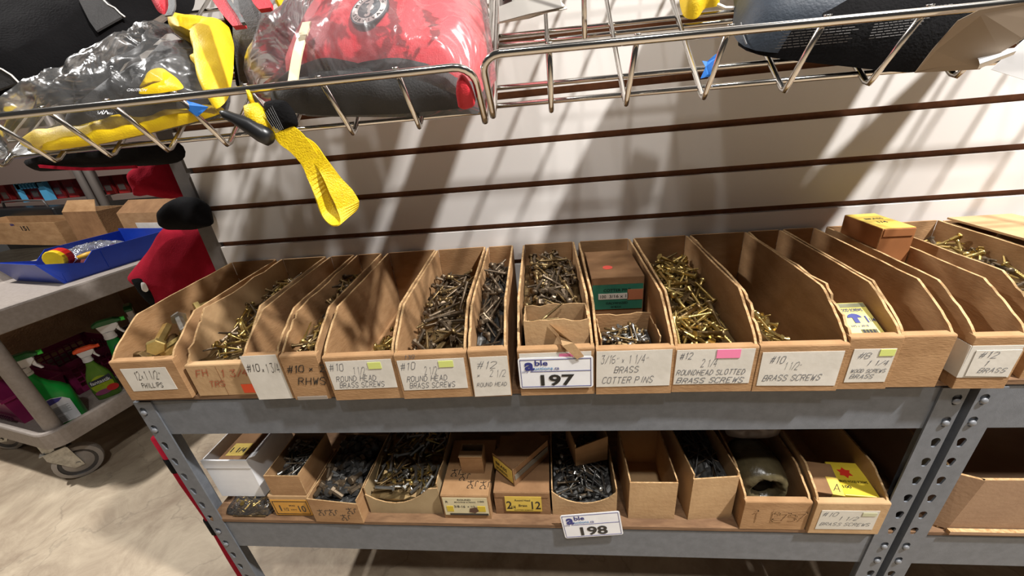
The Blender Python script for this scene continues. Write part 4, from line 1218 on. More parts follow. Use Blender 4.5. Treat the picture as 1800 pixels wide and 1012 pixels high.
# ---- red vest in its clear bag
def trees(objs):
    out = []
    for o in objs:
        M = Matrix.Translation(at(o.parent)) if o.parent else Matrix()
        out.append(BVHTree.FromPolygons([M @ v.co for v in o.data.vertices], [tuple(p.vertices) for p in o.data.polygons]))
    return out
def hit(tr, x, y):
    best = None
    d = ray(x, y).normalized()
    for t in tr:
        h = t.ray_cast(CAM, d)
        if h[0] is not None and (best is None or h[3] < best[3]): best = h
    return best
rv = thing('bagged_vest', 'red life vest with a round emblem, sealed in clear plastic', 'life vest', onS(650, 150, .01))
r_up = pillow('red_body', RED, rv, slope_pts([(506, 126), (542, 62), (572, 5), (612, -60), (700, -120), (815, -70), (846, 5), (856, 80), (858, 150), (840, 178), (700, 184), (600, 180), (540, 165), (500, 150)], .013), SN, .056, .006, wr=.006, ws=16, seed=3)
r_lo = pillow('charcoal_pouch', CHAR, rv, slope_pts([(472, 180), (484, 158), (510, 138), (545, 128), (585, 146), (640, 166), (700, 162), (750, 136), (800, 116), (842, 122), (848, 166), (836, 188), (700, 201), (560, 203), (490, 196)], .014), SN, .034, .004, wr=.004, ws=18, seed=7)
pillow('red_mesh_end', RED, rv, slope_pts([(804, 188), (810, 170), (828, 162), (837, 172), (834, 186), (815, 192)], .03), SN, .028, .004, wr=.003, ws=60, seed=9, n=32, rings=8)
ribbon('cream_tape', mat('cream_webbing', rgb(232, 220, 180), rough=.6), rv, [onS(540, 40, .066), onS(524, 90, .066), onS(514, 150, .055)], [(.005, 0, 0)] * 3, .002)
tr_r = trees([r_up, r_lo])
def emblem(parent, x, y, R):
    h = hit(tr_r, x, y)
    c = h[0]; n = h[1]
    if n.dot(CAM - c) < 0: n = -n
    n = (n * .8 + SN * .2).normalized()
    u = Vector((1, 0, -0.10)); u = (u - n * u.dot(n)).normalized(); v = n.cross(u)
    c = c + n * .002 - at(parent)
    def disc(r0, dz, k=36): return [c + n * dz + (u * math.cos(2 * math.pi * j / k) + v * math.sin(2 * math.pi * j / k)) * r0 for j in range(k)]
    mb = MB(); mb.prism(disc(R, 0), n * .0012); e = mb.build('emblem', mat('emblem_grey', rgb(92, 100, 106), rough=.5), parent)
    mb = MB(); a = disc(R * .93, .0014); b = disc(R * .60, .0014); k = len(a)
    mb.add(a + b, [(j, (j + 1) % k, k + (j + 1) % k, k + j) for j in range(k)]); mb.build('emblem_ring', WHITEP, e)
    mb = MB()
    def arc(txt, a0, a1, inward):
        for i, ch in enumerate(txt):
            an = a0 + (a1 - a0) * i / (len(txt) - 1)
            rd = u * math.cos(an) + v * math.sin(an); tg = -u * math.sin(an) + v * math.cos(an)
            if inward: uu, vv, rr = tg, -rd, R * .86
            else: uu, vv, rr = -tg, rd, R * .69
            vs, fs = glyphs(ch, .02)
            w = max(p.x for p in vs) / 2
            mb.add([c + n * .0017 + rd * rr + uu * ((p.x - w) * R * .26) + vv * (p.y * R * .26) for p in vs], fs)
    arc('MUSTANG', math.radians(158), math.radians(22), False)
    arc('SURVIVAL', math.radians(202), math.radians(338), True)
    mb.build('emblem_lettering', PRINT, e)
    # seahorse
    S = [(-.12, .42), (.02, .50), (.16, .44), (.20, .30), (.12, .22), (.24, .06), (.20, -.10), (.08, -.18), (.14, -.36), (.08, -.50), (-.08, -.52), (-.18, -.42), (-.12, -.32), (-.02, -.38), (.0, -.30), (-.06, -.18), (-.04, -.04), (-.16, .06), (-.10, .20), (-.02, .26), (-.02, .30), (-.26, .34), (-.26, .40)]
    mb = MB(); mb.prism([c + n * .0014 + u * (p[0] * R * 1.05) + v * (p[1] * R * 1.05) for p in S], n * .0004); mb.build('seahorse', WHITEP, e)
emblem(rv, 652, 20, .0225)
bagR = pillow('clear_bag', FILMR, rv, slope_pts([(442, 162), (488, 126), (536, 55), (564, -5), (604, -90), (700, -140), (828, -90), (856, 0), (864, 70), (873, 140), (852, 172), (842, 200), (700, 206), (545, 205), (482, 190)], .008), SN, .070, .002, wr=.009, ws=20, seed=21, ridged=True, n=96, rings=20, p=3, sharp=1)

# ---- yellow vest in its clear bag
yv = thing('bagged_vest', 'yellow life vest folded in a clear plastic bag, dark centre', 'life vest', onS(230, 210, .01))
pillow('dark_lining', CHAR, yv, slope_pts([(110, 240), (160, 200), (230, 158), (290, 112), (326, 74), (384, 80), (394, 150), (350, 200), (240, 225)], .012), SN, .030, .004, wr=.005, ws=26, seed=5)
pillow('yellow_collar', YELLOW, yv, slope_pts([(300, 40), (302, 28), (350, 34), (402, 44), (412, 80), (410, 130), (402, 175), (380, 196), (366, 175), (358, 130), (352, 100), (368, 84), (345, 72), (304, 58)], .040), SN, .022, .004, wr=.005, ws=24, seed=6, n=80)
pillow('yellow_hem', YELLOW, yv, slope_pts([(30, 250), (60, 242), (130, 228), (220, 212), (300, 198), (395, 186), (396, 198), (350, 212), (260, 234), (180, 252), (90, 265), (50, 262)], .008), SN, .016, .004, wr=.005, ws=26, seed=8, n=80)
pillow('yellow_patch', YELLOW, yv, slope_pts([(250, 150), (262, 126), (285, 118), (312, 138), (326, 156), (280, 164), (240, 166)], .045), SN, .006, .004, wr=.002, ws=40, seed=9, n=40, rings=6)
pillow('yellow_flap', YELLOW, yv, slope_pts([(333, 102), (352, 92), (372, 96), (376, 116), (366, 128), (345, 116)], .052), SN, .008, .004, wr=.002, ws=40, seed=10, n=40, rings=6)
mb = MB()
cc = onS(225, 152, .058) - at(yv); uu = Vector((1, 0, 0)); vv = Vector((0, .62, .78)).cross(Vector((1, 0, 0))) * -1
vv = SN.cross(uu)
typed(mb, 'WARNING', onS(150, 200, .034) - at(yv), Vector((1, 0, -.1)).normalized(), vv, .010, .01, .045)
mb.build('bag_print', PRINT, yv); mb = MB(); typed(mb, 'CAUTION', onS(222, 160, .060) - at(yv), Vector((1, 0, -.1)).normalized(), vv, .006, .005, .022)
mb.build('bag_print', PRINT, yv)
bagY = pillow('clear_bag', FILM, yv, slope_pts([(18, 268), (40, 250), (78, 228), (110, 212), (160, 182), (220, 152), (290, 112), (340, 82), (396, 88), (405, 120), (405, 180), (400, 198), (392, 206), (300, 227), (200, 250), (90, 268), (22, 273)], .004), SN, .050, .002, wr=.012, ws=22, seed=31, ridged=True, n=96, rings=20, p=4, sharp=1)

# ---- black jacket heaped behind the yellow bag
bj = thing('black_jacket', 'black fabric jacket with grey trim heaped behind the yellow vest', 'jacket', onS(120, 100, .02))
j1 = pillow('body', BLACKF, bj, slope_pts([(-70, 215), (-60, 90), (-20, 60), (40, 18), (90, -15), (150, -70), (290, -90), (345, -10), (340, 20), (300, 52), (255, 92), (180, 134), (110, 178), (60, 200)], .012), SN, .075, .004, wr=.006, ws=14, seed=12, n=90)
trj = trees([j1])
def on_j(x, y, lift=.004):
    h = hit(trj, x, y)
    if h is None: return onS(x, y, .08)
    return h[0] + (CAM - h[0]).normalized() * lift
def strip_px(name, m, parent, px, lift, t=.002):
    mb = MB()
    P = [on_j(x, y, lift) - at(parent) for x, y in px]
    mb.prism(P, SN * t); return mb.build(name, m, parent)
strip_px('trim_strip', VELCRO, bj, [(81, 134), (215, 69), (226, 77), (92, 143)], .006)
strip_px('trim_strip', VELCRO, bj, [(252, 50), (297, 22), (301, 30), (262, 60)], .006)
strip_px('grey_flap', CHAR, bj, [(140, 0), (176, -8), (195, 8), (220, 30), (172, 57), (160, 40)], .006)
strip_px('grey_flap', CHAR, bj, [(-30, 122), (0, 120), (24, 132), (36, 147), (0, 160), (-30, 172)], .006)
mb = MB(); mb.tube([on_j(x, y, .009) - at(bj) for x, y in [(178, -4), (190, 8), (202, 14), (212, 24), (220, 30)]], .0010, 6); mb.build('white_piping', WHITEP, bj)
mb = MB(); mb.tube([on_j(x, y, .009) - at(bj) for x, y in [(-10, 116), (4, 122), (20, 132), (34, 146)]], .0010, 6); mb.build('white_piping', WHITEP, bj)
# red lining scrap in the corner and behind
rs = thing('red_garment', 'red garment edge showing beside the black jacket collar', 'garment', onS(285, 5, .07))
pillow('red_cloth', RED, rs, slope_pts([(262, -40), (300, -40), (302, 20), (292, 28), (278, 22), (266, 0)], .075), SN, .012, .003, n=40, rings=7, seed=14)
ribbon('grey_edge', GREYW, rs, [onS(298, -30, .09), onS(303, 10, .09), onS(296, 28, .088)], [(.004, 0, 0)] * 3)
rs2 = thing('red_cloth', 'scrap of red cloth lying on the basket wires above the jacket', 'cloth', onS(5, -5, .02))
pillow('cloth', RED, rs2, slope_pts([(-60, 14), (-30, 10), (20, 4), (40, -30), (-20, -60), (-70, -40)], .012), SN, .03, .003, n=40, rings=7, seed=15)

# ---- straps between the two bags
sw = thing('harness_strap', 'grey webbing strap with red edges draped between the two bags', 'strap', onS(440, 60, .03))
ribbon('grey_webbing', GREYW, sw, [onS(440, -70, .060), onS(437, -10, .058), onS(434, 30, .050), onS(432, 70, .036), onS(434, 110, .018), onS(436, 160, .002)], [(.019, 0, 0), (.019, 0, 0), (.018, 0, 0), (.016, 0, 0), (.014, 0, 0), (.009, 0, 0)], .002)
ribbon('light_grey_panel', mat('light_grey_cloth', rgb(150, 146, 144), rough=.7), sw, [onS(474, -50, .056), onS(468, -10, .054), onS(462, 24, .044), onS(458, 50, .034)], [(.016, 0, 0), (.014, 0, 0), (.010, 0, 0), (.005, 0, 0)], .002)
ribbon('red_edge', RED, sw, [onS(366, -40, .098), onS(392, 4, .098), onS(408, 26, .097), onS(422, 48, .095)], [(.009, 0, 0), (.009, 0, 0), (.009, 0, 0), (.006, 0, 0)], .004)
ribbon('grey_piping', GREYW, sw, [onS(382, -40, .101), onS(404, 3, .101), onS(419, 24, .100), onS(429, 42, .099)], [(.002, 0, 0)] * 4, .003)
ribbon('red_edge', RED, sw, [onS(440, -40, .074), onS(455, -6, .074), onS(463, 8, .074), onS(468, 18, .074)], [(.010, 0, 0), (.010, 0, 0), (.010, 0, 0), (.007, 0, 0)], .004)
ribbon('black_strap', BLACKF, sw, [onS(404, 24, .050), onS(414, 60, .026), onS(419, 100, .008), (onS(424, 150, .003))], [(.009, 0, 0), (.008, 0, 0), (.007, 0, 0), (.006, 0, 0)], .003)
yl2 = thing('yellow_cloth', 'yellow cloth end poking up behind the red vest bag', 'cloth', onS(515, 5, .02))
pillow('cloth', YELLOW, yl2, slope_pts([(482, -40), (486, 10), (494, 16), (501, 2), (516, -40)], .012), SN, .03, .003, n=40, rings=7, seed=16)

# ---- yellow pull strap hanging over the front rail
ps = thing('pull_strap', 'yellow webbing loop strap with black handle hanging from the basket front', 'strap', onY(470, 215, -.056))
YS = -.052
def yp(x, y, Y=YS): return onY(x, y, Y)
wa = Vector((.0085, .001, .0076)); wb_ = Vector((.0112, .004, .004)); wc = Vector((.0045, .011, .004))
ribbon('webbing', WEBY, ps, [yp(487, 214), yp(503, 236), yp(522, 252), yp(541, 275), yp(556, 305), yp(568, 342), yp(580, 370), yp(597, 384, YS - .004), yp(612, 381, YS - .003), yp(612, 361), yp(600, 337), yp(584, 312), yp(566, 287), yp(548, 262, YS + .003), yp(530, 250, YS + .003)],
       [wa * 1.05, wa * 1.05, wa, wa * .95, wb_ * .8, wc * .8, wc * .9, wc * 1.0, wc, Vector((.010, .006, .002)), Vector((.0095, .006, 0)), Vector((.008, .004, -.003)), wa * .6, wa * .6, wa * .6], .0018, 5)
mb = MB()
def seg(p, q, r, n=12): mb.tube([p - at(ps), q - at(ps)], r, n)
mb.tube([yp(x, y, -.060) - at(ps) for x, y in [(388, 197), (396, 201), (412, 208), (440, 221), (462, 236), (474, 243), (479, 245)]], .006, 12, radii=[.002, .0045, .005, .0082, .0085, .0078, .004])
mb.build('handle', BLACKP, ps, True)
mb = MB(); mb.tube([yp(x, y, -.053) - at(ps) for x, y in [(441, 184), (449, 200), (457, 216), (463, 232)]], .0088, 14, radii=[.0066, .0096, .0100, .0095]); mb.build('yellow_sleeve', WEBY, ps, True)
mb = MB(); mb.tube([yp(x, y, -.046) - at(ps) for x, y in [(437, 158), (440, 172), (446, 186)]], .0024, 8); mb.build('cord', WEBY, ps, True)
pillow('black_tab', BLACKF, ps, [yp(x, y, -.050) for x, y in [(462, 180), (480, 175), (502, 176), (520, 198), (526, 222), (512, 226), (498, 236), (490, 232), (470, 214)]], (0, -1, .1), .006, .004, n=40, rings=8, wr=.001)
mb = MB()
for k in range(6):
    a = yp(463 + k * 3.0, 200 - k * 2.8, -.0575); b = yp(486 + k * 2.4, 234 - k * 1.5, -.0575)
    mb.tube([a - at(ps), b - at(ps)], .00028, 5)
mb.build('white_stitching', GREYW, ps)

# ---- clear bag and black garment under the left end
cb1 = thing('plastic_bag', 'crumpled clear plastic bag end sagging through the basket wires', 'bag', onS(30, 262, 0))
pillow('film', FILM2, cb1, slope_pts([(-24, 240), (-10, 228), (4, 236), (12, 252), (14, 272), (6, 279), (-10, 282), (-22, 274)], .005), SN, .030, .003, n=72, rings=12, wr=.010, ws=40, seed=41, ridged=True, sharp=1)
bg1 = thing('black_garment', 'black garment with a dark red hem slung under the wire basket', 'garment', onY(200, 272, .10))
pillow('black_cloth', BLACKF, bg1, [onY(x, y, .10) for x, y in [(40, 285), (110, 268), (200, 255), (280, 246), (320, 248), (332, 272), (318, 286), (280, 290), (180, 296), (60, 302)]], (0, -1, .2), .03, .02, n=60, rings=9, wr=.003, seed=42)
ribbon('red_hem', REDD, bg1, [onY(70, 292, .075), onY(150, 297, .075), (onY(240, 293, .075))], [(0, 0, .002)] * 3, .003)

# ---- blue tape on the wires
for (lab, px, Y0) in (('torn blue tape scrap on a wire in front of the yellow vest', [(315, 174), (340, 180), (367, 188), (356, 198), (347, 205), (334, 196), (322, 184)], -.030),
                 ('torn blue tape scrap on a wire below the yellow cloth', [(1234, 107), (1243, 108), (1258, 95), (1264, 97), (1254, 132), (1245, 135), (1231, 138), (1240, 118)], -.012)):
    P = [onY(x, y, Y0 + .0012 * math.sin(i * 1.7)) for i, (x, y) in enumerate(px)]
    mb = MB(); c = sum(P, Vector()) / len(P)
    mb.prism([p - c for p in P], (0, -.0005, 0))
    o = mb.build('blue_tape', TAPE); o.location = c
    tag(o, lab, 'tape')

# ---- right basket: booklet, yellow cloth, slate pouch, tan sheet
bk = thing('booklet', 'grey-covered booklet of white pages lying in the open basket', 'booklet', onS(900, 20, .008))
rg = random.Random(9)
for k in range(6):
    mb = MB()
    P = [onS(x, y, .006 + k * .0022) - at(bk) for x, y in [(880, -60), (876, 6), (875 + k * .6, 42 - k * .5), (930, 33 - k * 1.5), (992 + rg.uniform(-4, 6), 14 - rg.uniform(-3, 6)), (985, 2), (950, -80)]]
    mb.prism(P, SN * .0008)
    mb.build('cover' if k == 5 else 'page', mat('grey_cover', rgb(150, 146, 138), rgb(138, 134, 128), rough=.6, scale=6) if k == 5 else PAPER, bk)
mb = MB(); mb.prism([onS(x, y, .022) - at(bk) for x, y in [(884, -30), (902, -34), (904, -6), (884, 2)]], SN * .002); mb.build('black_corner', PRINT, bk)
yc2 = thing('yellow_pouch', 'small yellow cloth pouch caught on the wires of the right basket', 'pouch', onS(1230, 10, .01))
pillow('cloth', YELLOW, yc2, slope_pts([(1192, -30), (1195, 10), (1202, 32), (1222, 36), (1232, 26), (1236, 14), (1264, 12), (1268, -30)], .008), SN, .028, .003, n=48, rings=9, seed=51, wr=.004)
sp = thing('slate_pouch', 'slate blue and black vest pouch with printed white label text', 'vest', onS(1450, 60, .01))
s1 = pillow('slate_body', SLATE, sp, slope_pts([(1283, 60), (1292, 20), (1284, -40), (1262, -110), (1270, -175), (1640, -200), (1800, -210), (1880, -150), (1830, -60), (1720, 20), (1650, 60), (1600, 95), (1480, 98), (1380, 94), (1310, 90)], .012), SN, .070, .004, wr=.005, ws=14, seed=52, n=90)
s2 = pillow('black_body', BLACKF, sp, slope_pts([(1286, 66), (1298, 70), (1380, 92), (1500, 86), (1620, 50), (1740, -20), (1840, -120), (1980, -220), (2040, -120), (1940, 20), (1760, 80), (1660, 124), (1590, 130), (1500, 118), (1400, 108), (1320, 96), (1292, 84)], .008), SN, .062, .004, wr=.005, ws=14, seed=53, n=90)
trs = trees([s1, s2])
def on_s(x, y, lift=.003):
    h = hit(trs, x, y)
    if h is None: return onS(x, y, .06)
    return h[0] + (CAM - h[0]).normalized() * lift
mb = MB()
rg = random.Random(4)
for row in range(10):
    for (xa, xb, ya, sl) in ((1390 - row * 3, 1520 - row * 4, 38 + row * 5.2, -.10), (1545 - row * 2, 1668 - row * 9, 22 + row * 5.0, -.12)):
        x = xa
        while x < xb:
            w = rg.uniform(4, 12)
            P = [on_s(x + dx, ya + sl * (x + dx - xa) + dy, .003) - at(sp) for dx, dy in ((0, 0), (w, 0), (w, 1.3), (0, 1.3))]
            mb.add(P, [(0, 1, 2, 3)])
            x += w + rg.uniform(1.2, 2.4)
mb.build('label_text', mat('faded_print', rgb(92, 88, 86), rough=.7), sp)
mb = MB(); mb.tube([on_s(x, y, .004) - at(sp) for x, y in [(1302, 40), (1305, 60), (1312, 78)]], .0008, 5); mb.build('stitching', GREYW, sp)
mb = MB(); mb.tube([onS(x, y, .012) - at(sp) for x, y in [(1262, 8), (1275, 14), (1290, 14)]], .0020, 6); mb.build('white_cord', WHITEP, sp)
ts = thing('tan_sheet', 'tan paper sheet with a curled white corner over the basket front', 'sheet', onY(1720, 75, -.048))
TS = [(1608, 128, -.030), (1640, 86, -.042), (1684, 36, -.056), (1720, 18, -.058), (1860, -6, -.060), (1860, 40, -.058), (1800, 68, -.056), (1760, 92, -.052), (1722, 122, -.044)]
mb = MB()
P = [onY(x, y, Y) - at(ts) for x, y, Y in TS]
mb.prism(P, (0, .0006, 0)); mb.build('sheet', TAN, ts)
mb = MB()
arcp = []
for k in range(9):
    a = k / 8
    p0 = onY(1718 + 4 * math.sin(a * 3), 122 - 20 * a, -.046 - .010 * math.sin(a * math.pi)) - at(ts)
    p1 = onY(1782 + 10 * a, 96 - 14 * a, -.050 - .010 * math.sin(a * math.pi)) - at(ts)
    arcp.append((p0, p1))
vs = [p for pr in arcp for p in pr]
mb.add(vs, [(2 * k, 2 * k + 1, 2 * k + 3, 2 * k + 2) for k in range(8)]); mb.build('curled_corner', CARDW, ts, True)
ws = thing('white_sheet', 'white paper sheet tucked behind the tan sheet at the basket', 'sheet', onY(1780, 115, -.020))
mb = MB(); mb.prism([onY(x, y, -.020) - at(ws) for x, y in [(1742, 122), (1800, 70), (1870, 40), (1870, 150), (1800, 140)]], (0, .0006, 0)); mb.build('sheet', CARDW, ws)

# ================================================================== RED JACKET BESIDE THE WALL END
rj = thing('red_jacket', 'dark red jacket with a black yoke hanging beside the panel end', 'jacket', onY(320, 440, .33))
def jp(px, Y): return [onY(x, y, Y) for x, y in px]
pillow('body', REDD, rj, jp([(224, 488), (246, 460), (270, 430), (288, 396), (372, 392), (402, 466), (408, 500), (360, 560), (310, 600), (286, 590), (276, 545), (262, 512)], .336), (-.2, -1, .1), .035, .03, wr=.003, ws=14, seed=61, n=80)
pillow('black_yoke', BLACKF, rj, jp([(282, 372), (296, 356), (316, 345), (345, 347), (366, 362), (374, 396), (340, 404), (300, 404), (286, 396)], .270), (-.2, -1, .1), .030, .022, wr=.002, ws=14, seed=62, n=60)
pillow('sleeve_opening', BLACKF, rj, jp([(229, 491), (246, 488), (262, 500), (276, 530), (268, 540), (248, 520)], .306), (-.2, -1, .1), .004, .004, wr=.001, seed=63, n=40, rings=6)
pillow('inner_tag', WHITEP, rj, jp([(247, 496), (255, 496), (262, 510), (256, 514), (249, 510)], .2995), (-.2, -1, .1), .002, .002, wr=.0, seed=63, n=24, rings=4)
pillow('collar', REDD, rj, jp([(234, 298), (262, 284), (288, 276), (306, 300), (328, 344), (300, 350), (262, 342), (240, 346)], .38), (-.2, -1, .1), .03, .03, wr=.008, ws=22, seed=64, n=60)
rt = thing('rolled_red_cloth', 'rolled dark red cloth with a black band standing behind the post', 'cloth', (-.096, .062, FLOOR))
mb = MB(); mb.tube([(0, 0, 0.001), (0, 0, .12), (.003, .002, .25), (0.0, 0, .36), (0, 0, .484)], .012, 14, radii=[.014, .013, .0125, .0125, .0125]); mb.build('roll', REDD, rt, True)
mb = MB(); mb.tube([(.0005, 0, .395), (0, 0, .432)], .0135, 14); mb.build('black_band', BLACKF, rt, True)
mb = MB(); mb.tube([(.002, .001, .20), (.002, .001, .245)], .0142, 14); mb.build('black_band', BLACKF, rt, True)

# ================================================================== BAG AND ROLLS ON THE LOWER SHELF
sb = thing('screw_bag', 'clear plastic bag of brass screws lying under the white box', 'bag', (0.060, 0.040, ZL))
pillow('film', FILM3, sb, [Vector((x, y, ZL + .004)) for x, y in [(.028, .008), (.06, .004), (.118, .007), (.128, .03), (.124, .10), (.028, .10), (.024, .04)]], (0, 0, 1), .021, .0035, wr=.003, ws=60, seed=71, ridged=True, sharp=1, p=5)
heap(Vector((0.045, 0.004, ZL)), 0, (.0, .068, .0, .060), lin(.010, .012, .0, .05), 206, 'bagged_screw', 'brass screw inside the clear plastic bag', 'screws in the clear bag',
     [(.036, .0022, 'flat', 0), (.034, .0022, 'round', 0)], [BRASS, BRASSD], 14, 12, 'screw_pile', 'handful of brass screws at the bottom of the clear bag', .1, amp=.001)
mb = MB(); mb.box(0.000, 0.03, 0.012, 0.014, 0.016, 0.026); 
mb.build('orange_tab', mat('orange_tab', rgb(226, 150, 60), rough=.6), sb)
pr = thing('plastic_roll', 'roll of wire wrapped in olive smoky plastic in the pressed bin', 'roll', (1.018, 0.075, ZL + 0.004))
mb = MB()
ringsR = []
for k in range(40):
    a = 2 * math.pi * k / 40
    c = Vector((.030 * math.cos(a), 0, .046 + .030 * math.sin(a)))
    rr = []
    for j in range(12):
        b = 2 * math.pi * j / 12
        w = 1 + .10 * noise.noise(Vector((math.cos(a) * 5, math.sin(a) * 5, b * 2)))
        rr.append(c + Vector((math.cos(a) * math.cos(b) * .014 * w, math.sin(b) * .046 * w, math.sin(a) * math.cos(b) * .014 * w)))
    ringsR.append(rr)
ringsR.append(ringsR[0]); mb.rings(ringsR, None, False, False); mb.build('wrapped_coil', mat('olive_plastic', rgb(92, 82, 58), rgb(70, 62, 44), rough=.28, scale=30, bump=.8, bscale=70), pr, True)
mb = MB(); mb.tube([(0, -.030, 0.046), (0, .040, .046)], .0155, 14); mb.build('core', mat('dark_core', rgb(40, 34, 28), rough=.7), pr, True)
wf = thing('plastic_sheet', 'greyish plastic sheet stuffed above the roll under the upper shelf', 'sheet', (1.02, 0.10, ZL + .10))
pillow('film', mat('grey_polythene', rgb(128, 116, 110), rgb(110, 98, 92), rough=.4, scale=12), wf, [Vector((x, y, z)) for x, y, z in [(.9745, .10, -.166), (1.00, .098, -.170), (1.04, .098, -.170), (1.0645, .10, -.166), (1.072, .112, -.135), (1.060, .124, -.100), (1.00, .126, -.096), (.968, .116, -.125)]], (0, -1, .3), .012, .008, wr=.006, ws=30, seed=81, ridged=True, n=48, rings=9)

# ================================================================== UTILITY CART
TH = 0.214
CO = Vector((-0.863, 0.304, 0))
CD = Vector((math.sin(TH), math.cos(TH), 0)); CX = Vector((math.cos(TH), -math.sin(TH), 0))
cart = thing('utility_cart', 'grey plastic two-shelf utility cart on casters', 'cart', (CO.x, CO.y, FLOOR), -TH)
W_, D_ = .64, 1.08
def tray(name, z0, z1, zf):
    mb = MB()
    r = .05
    def loop(x0, x1, y0, y1, z, rr):
        out = []
        for (cx, cy, a0) in ((x1 - rr, y0 + rr, -90), (x1 - rr, y1 - rr, 0), (x0 + rr, y1 - rr, 90), (x0 + rr, y0 + rr, 180)):
            for k in range(6):
                a = math.radians(a0 + 18 * k); out.append((cx + rr * math.cos(a), cy + rr * math.sin(a), z))
        return out
    z0 -= FLOOR; z1 -= FLOOR; zf -= FLOOR
    L = [loop(-W_ + .012, -.012, .012, D_ - .012, z0, r), loop(-W_ + .002, -.002, .002, D_ - .002, z0 + .004, r), loop(-W_, 0, 0, D_, z1 - .006, r), loop(-W_ + .002, -.002, .002, D_ - .002, z1 - .001, r),
         loop(-W_ + .008, -.008, .008, D_ - .008, z1, r), loop(-W_ + .014, -.014, .014, D_ - .014, z1 - .003, r - .008), loop(-W_ + .022, -.022, .022, D_ - .022, zf + .004, r - .01), loop(-W_ + .030, -.030, .030, D_ - .030, zf, r - .012)]
    mb.rings(L)
    return mb.build(name, CARTG, cart, False)
tray('lower_tray', -.432, -.368, -.419)
tray('upper_tray', -.045, .024, -.024)
for (x, y) in ((-.042, .042), (-W_ + .042, .042), (-.042, D_ - .042), (-W_ + .042, D_ - .042)):
    mb = MB()
    sx = 1 if x > -.3 else -1
    rr = []
    for z in (-.419 - FLOOR, -.36 - FLOOR, -.10 - FLOOR, -.0455 - FLOOR):
        k = 1.25 if z < -.40 - FLOOR else 1.0
        rr.append([(x + .024 * k * math.cos(2 * math.pi * j / 16), y + .020 * k * math.sin(2 * math.pi * j / 16), z) for j in range(16)])
    mb.rings(rr); mb.build('corner_post', CARTG, cart, True)
def caster(x, y, sw):
    ax = Vector((math.cos(sw), math.sin(sw), 0)); ay = Vector((-math.sin(sw), math.cos(sw), 0))
    def L(a, b, z): return Vector((x, y, 0)) + ax * a + ay * b + Vector((0, 0, z))
    R = .060
    mb = MB()
    prof = [(.0, R * .30, .016), (.0, R * .62, .010), (0, R * .74, .013), (0, R * .78, .015), (0, R * .97, .013), (0, R, .006)]
    rings = []
    for s in (-1, 1):
        pr_ = prof if s < 0 else prof[::-1]
        for (_, r_, hw) in pr_:
            rings.append([L(r_ * math.cos(2 * math.pi * k / 28), s * hw, R + r_ * math.sin(2 * math.pi * k / 28)) for k in range(28)])
    def mi(i, j): return 1 if i in (1, 2, 8, 9) else 0
    mb.rings(rings, mi)
    w = mb.build('caster_wheel', [mat('grey_rubber', rgb(150, 142, 134), rough=.6), mat('dark_hub', rgb(60, 56, 54), rough=.5)], cart, False)
    mb = MB()
    for s in (-1, 1):
        mb.prism([L(-.012, s * .019, R - .012), L(.012, s * .019, R - .012), L(.052, s * .019, R + .050), L(.052, s * .019, R + .072), L(-.002, s * .019, R + .072)], ay * .0025 * s)
    mb.prism([L(.0, -.021, R + .072), L(.060, -.021, R + .072), L(.060, .021, R + .072), L(.0, .021, R + .072)], (0, 0, .003))
    mb.tube([L(0, -.024, R), L(0, .024, R)], .006, 10)
    mb.tube([L(.035, 0, R + .072), L(.035, 0, .168)], .020, 12)
    mb.build('caster_fork', ZINC, cart)
caster(-.088, .055, math.radians(240)); caster(-W_ + .09, .07, .4); caster(-.09, D_ - .09, .3); caster(-W_ + .09, D_ - .09, .5)

def cpt(x, y, z): return CO + CX * x + CD * y + Vector((0, 0, z))
def onA(px, py, a):
    return onP(px, py, CO + CD * a, CD)
def cloc(P):
    e = P - CO; return Vector((e.dot(CX), e.dot(CD), P.z))
ZLT = -.419; ZUT = -.024
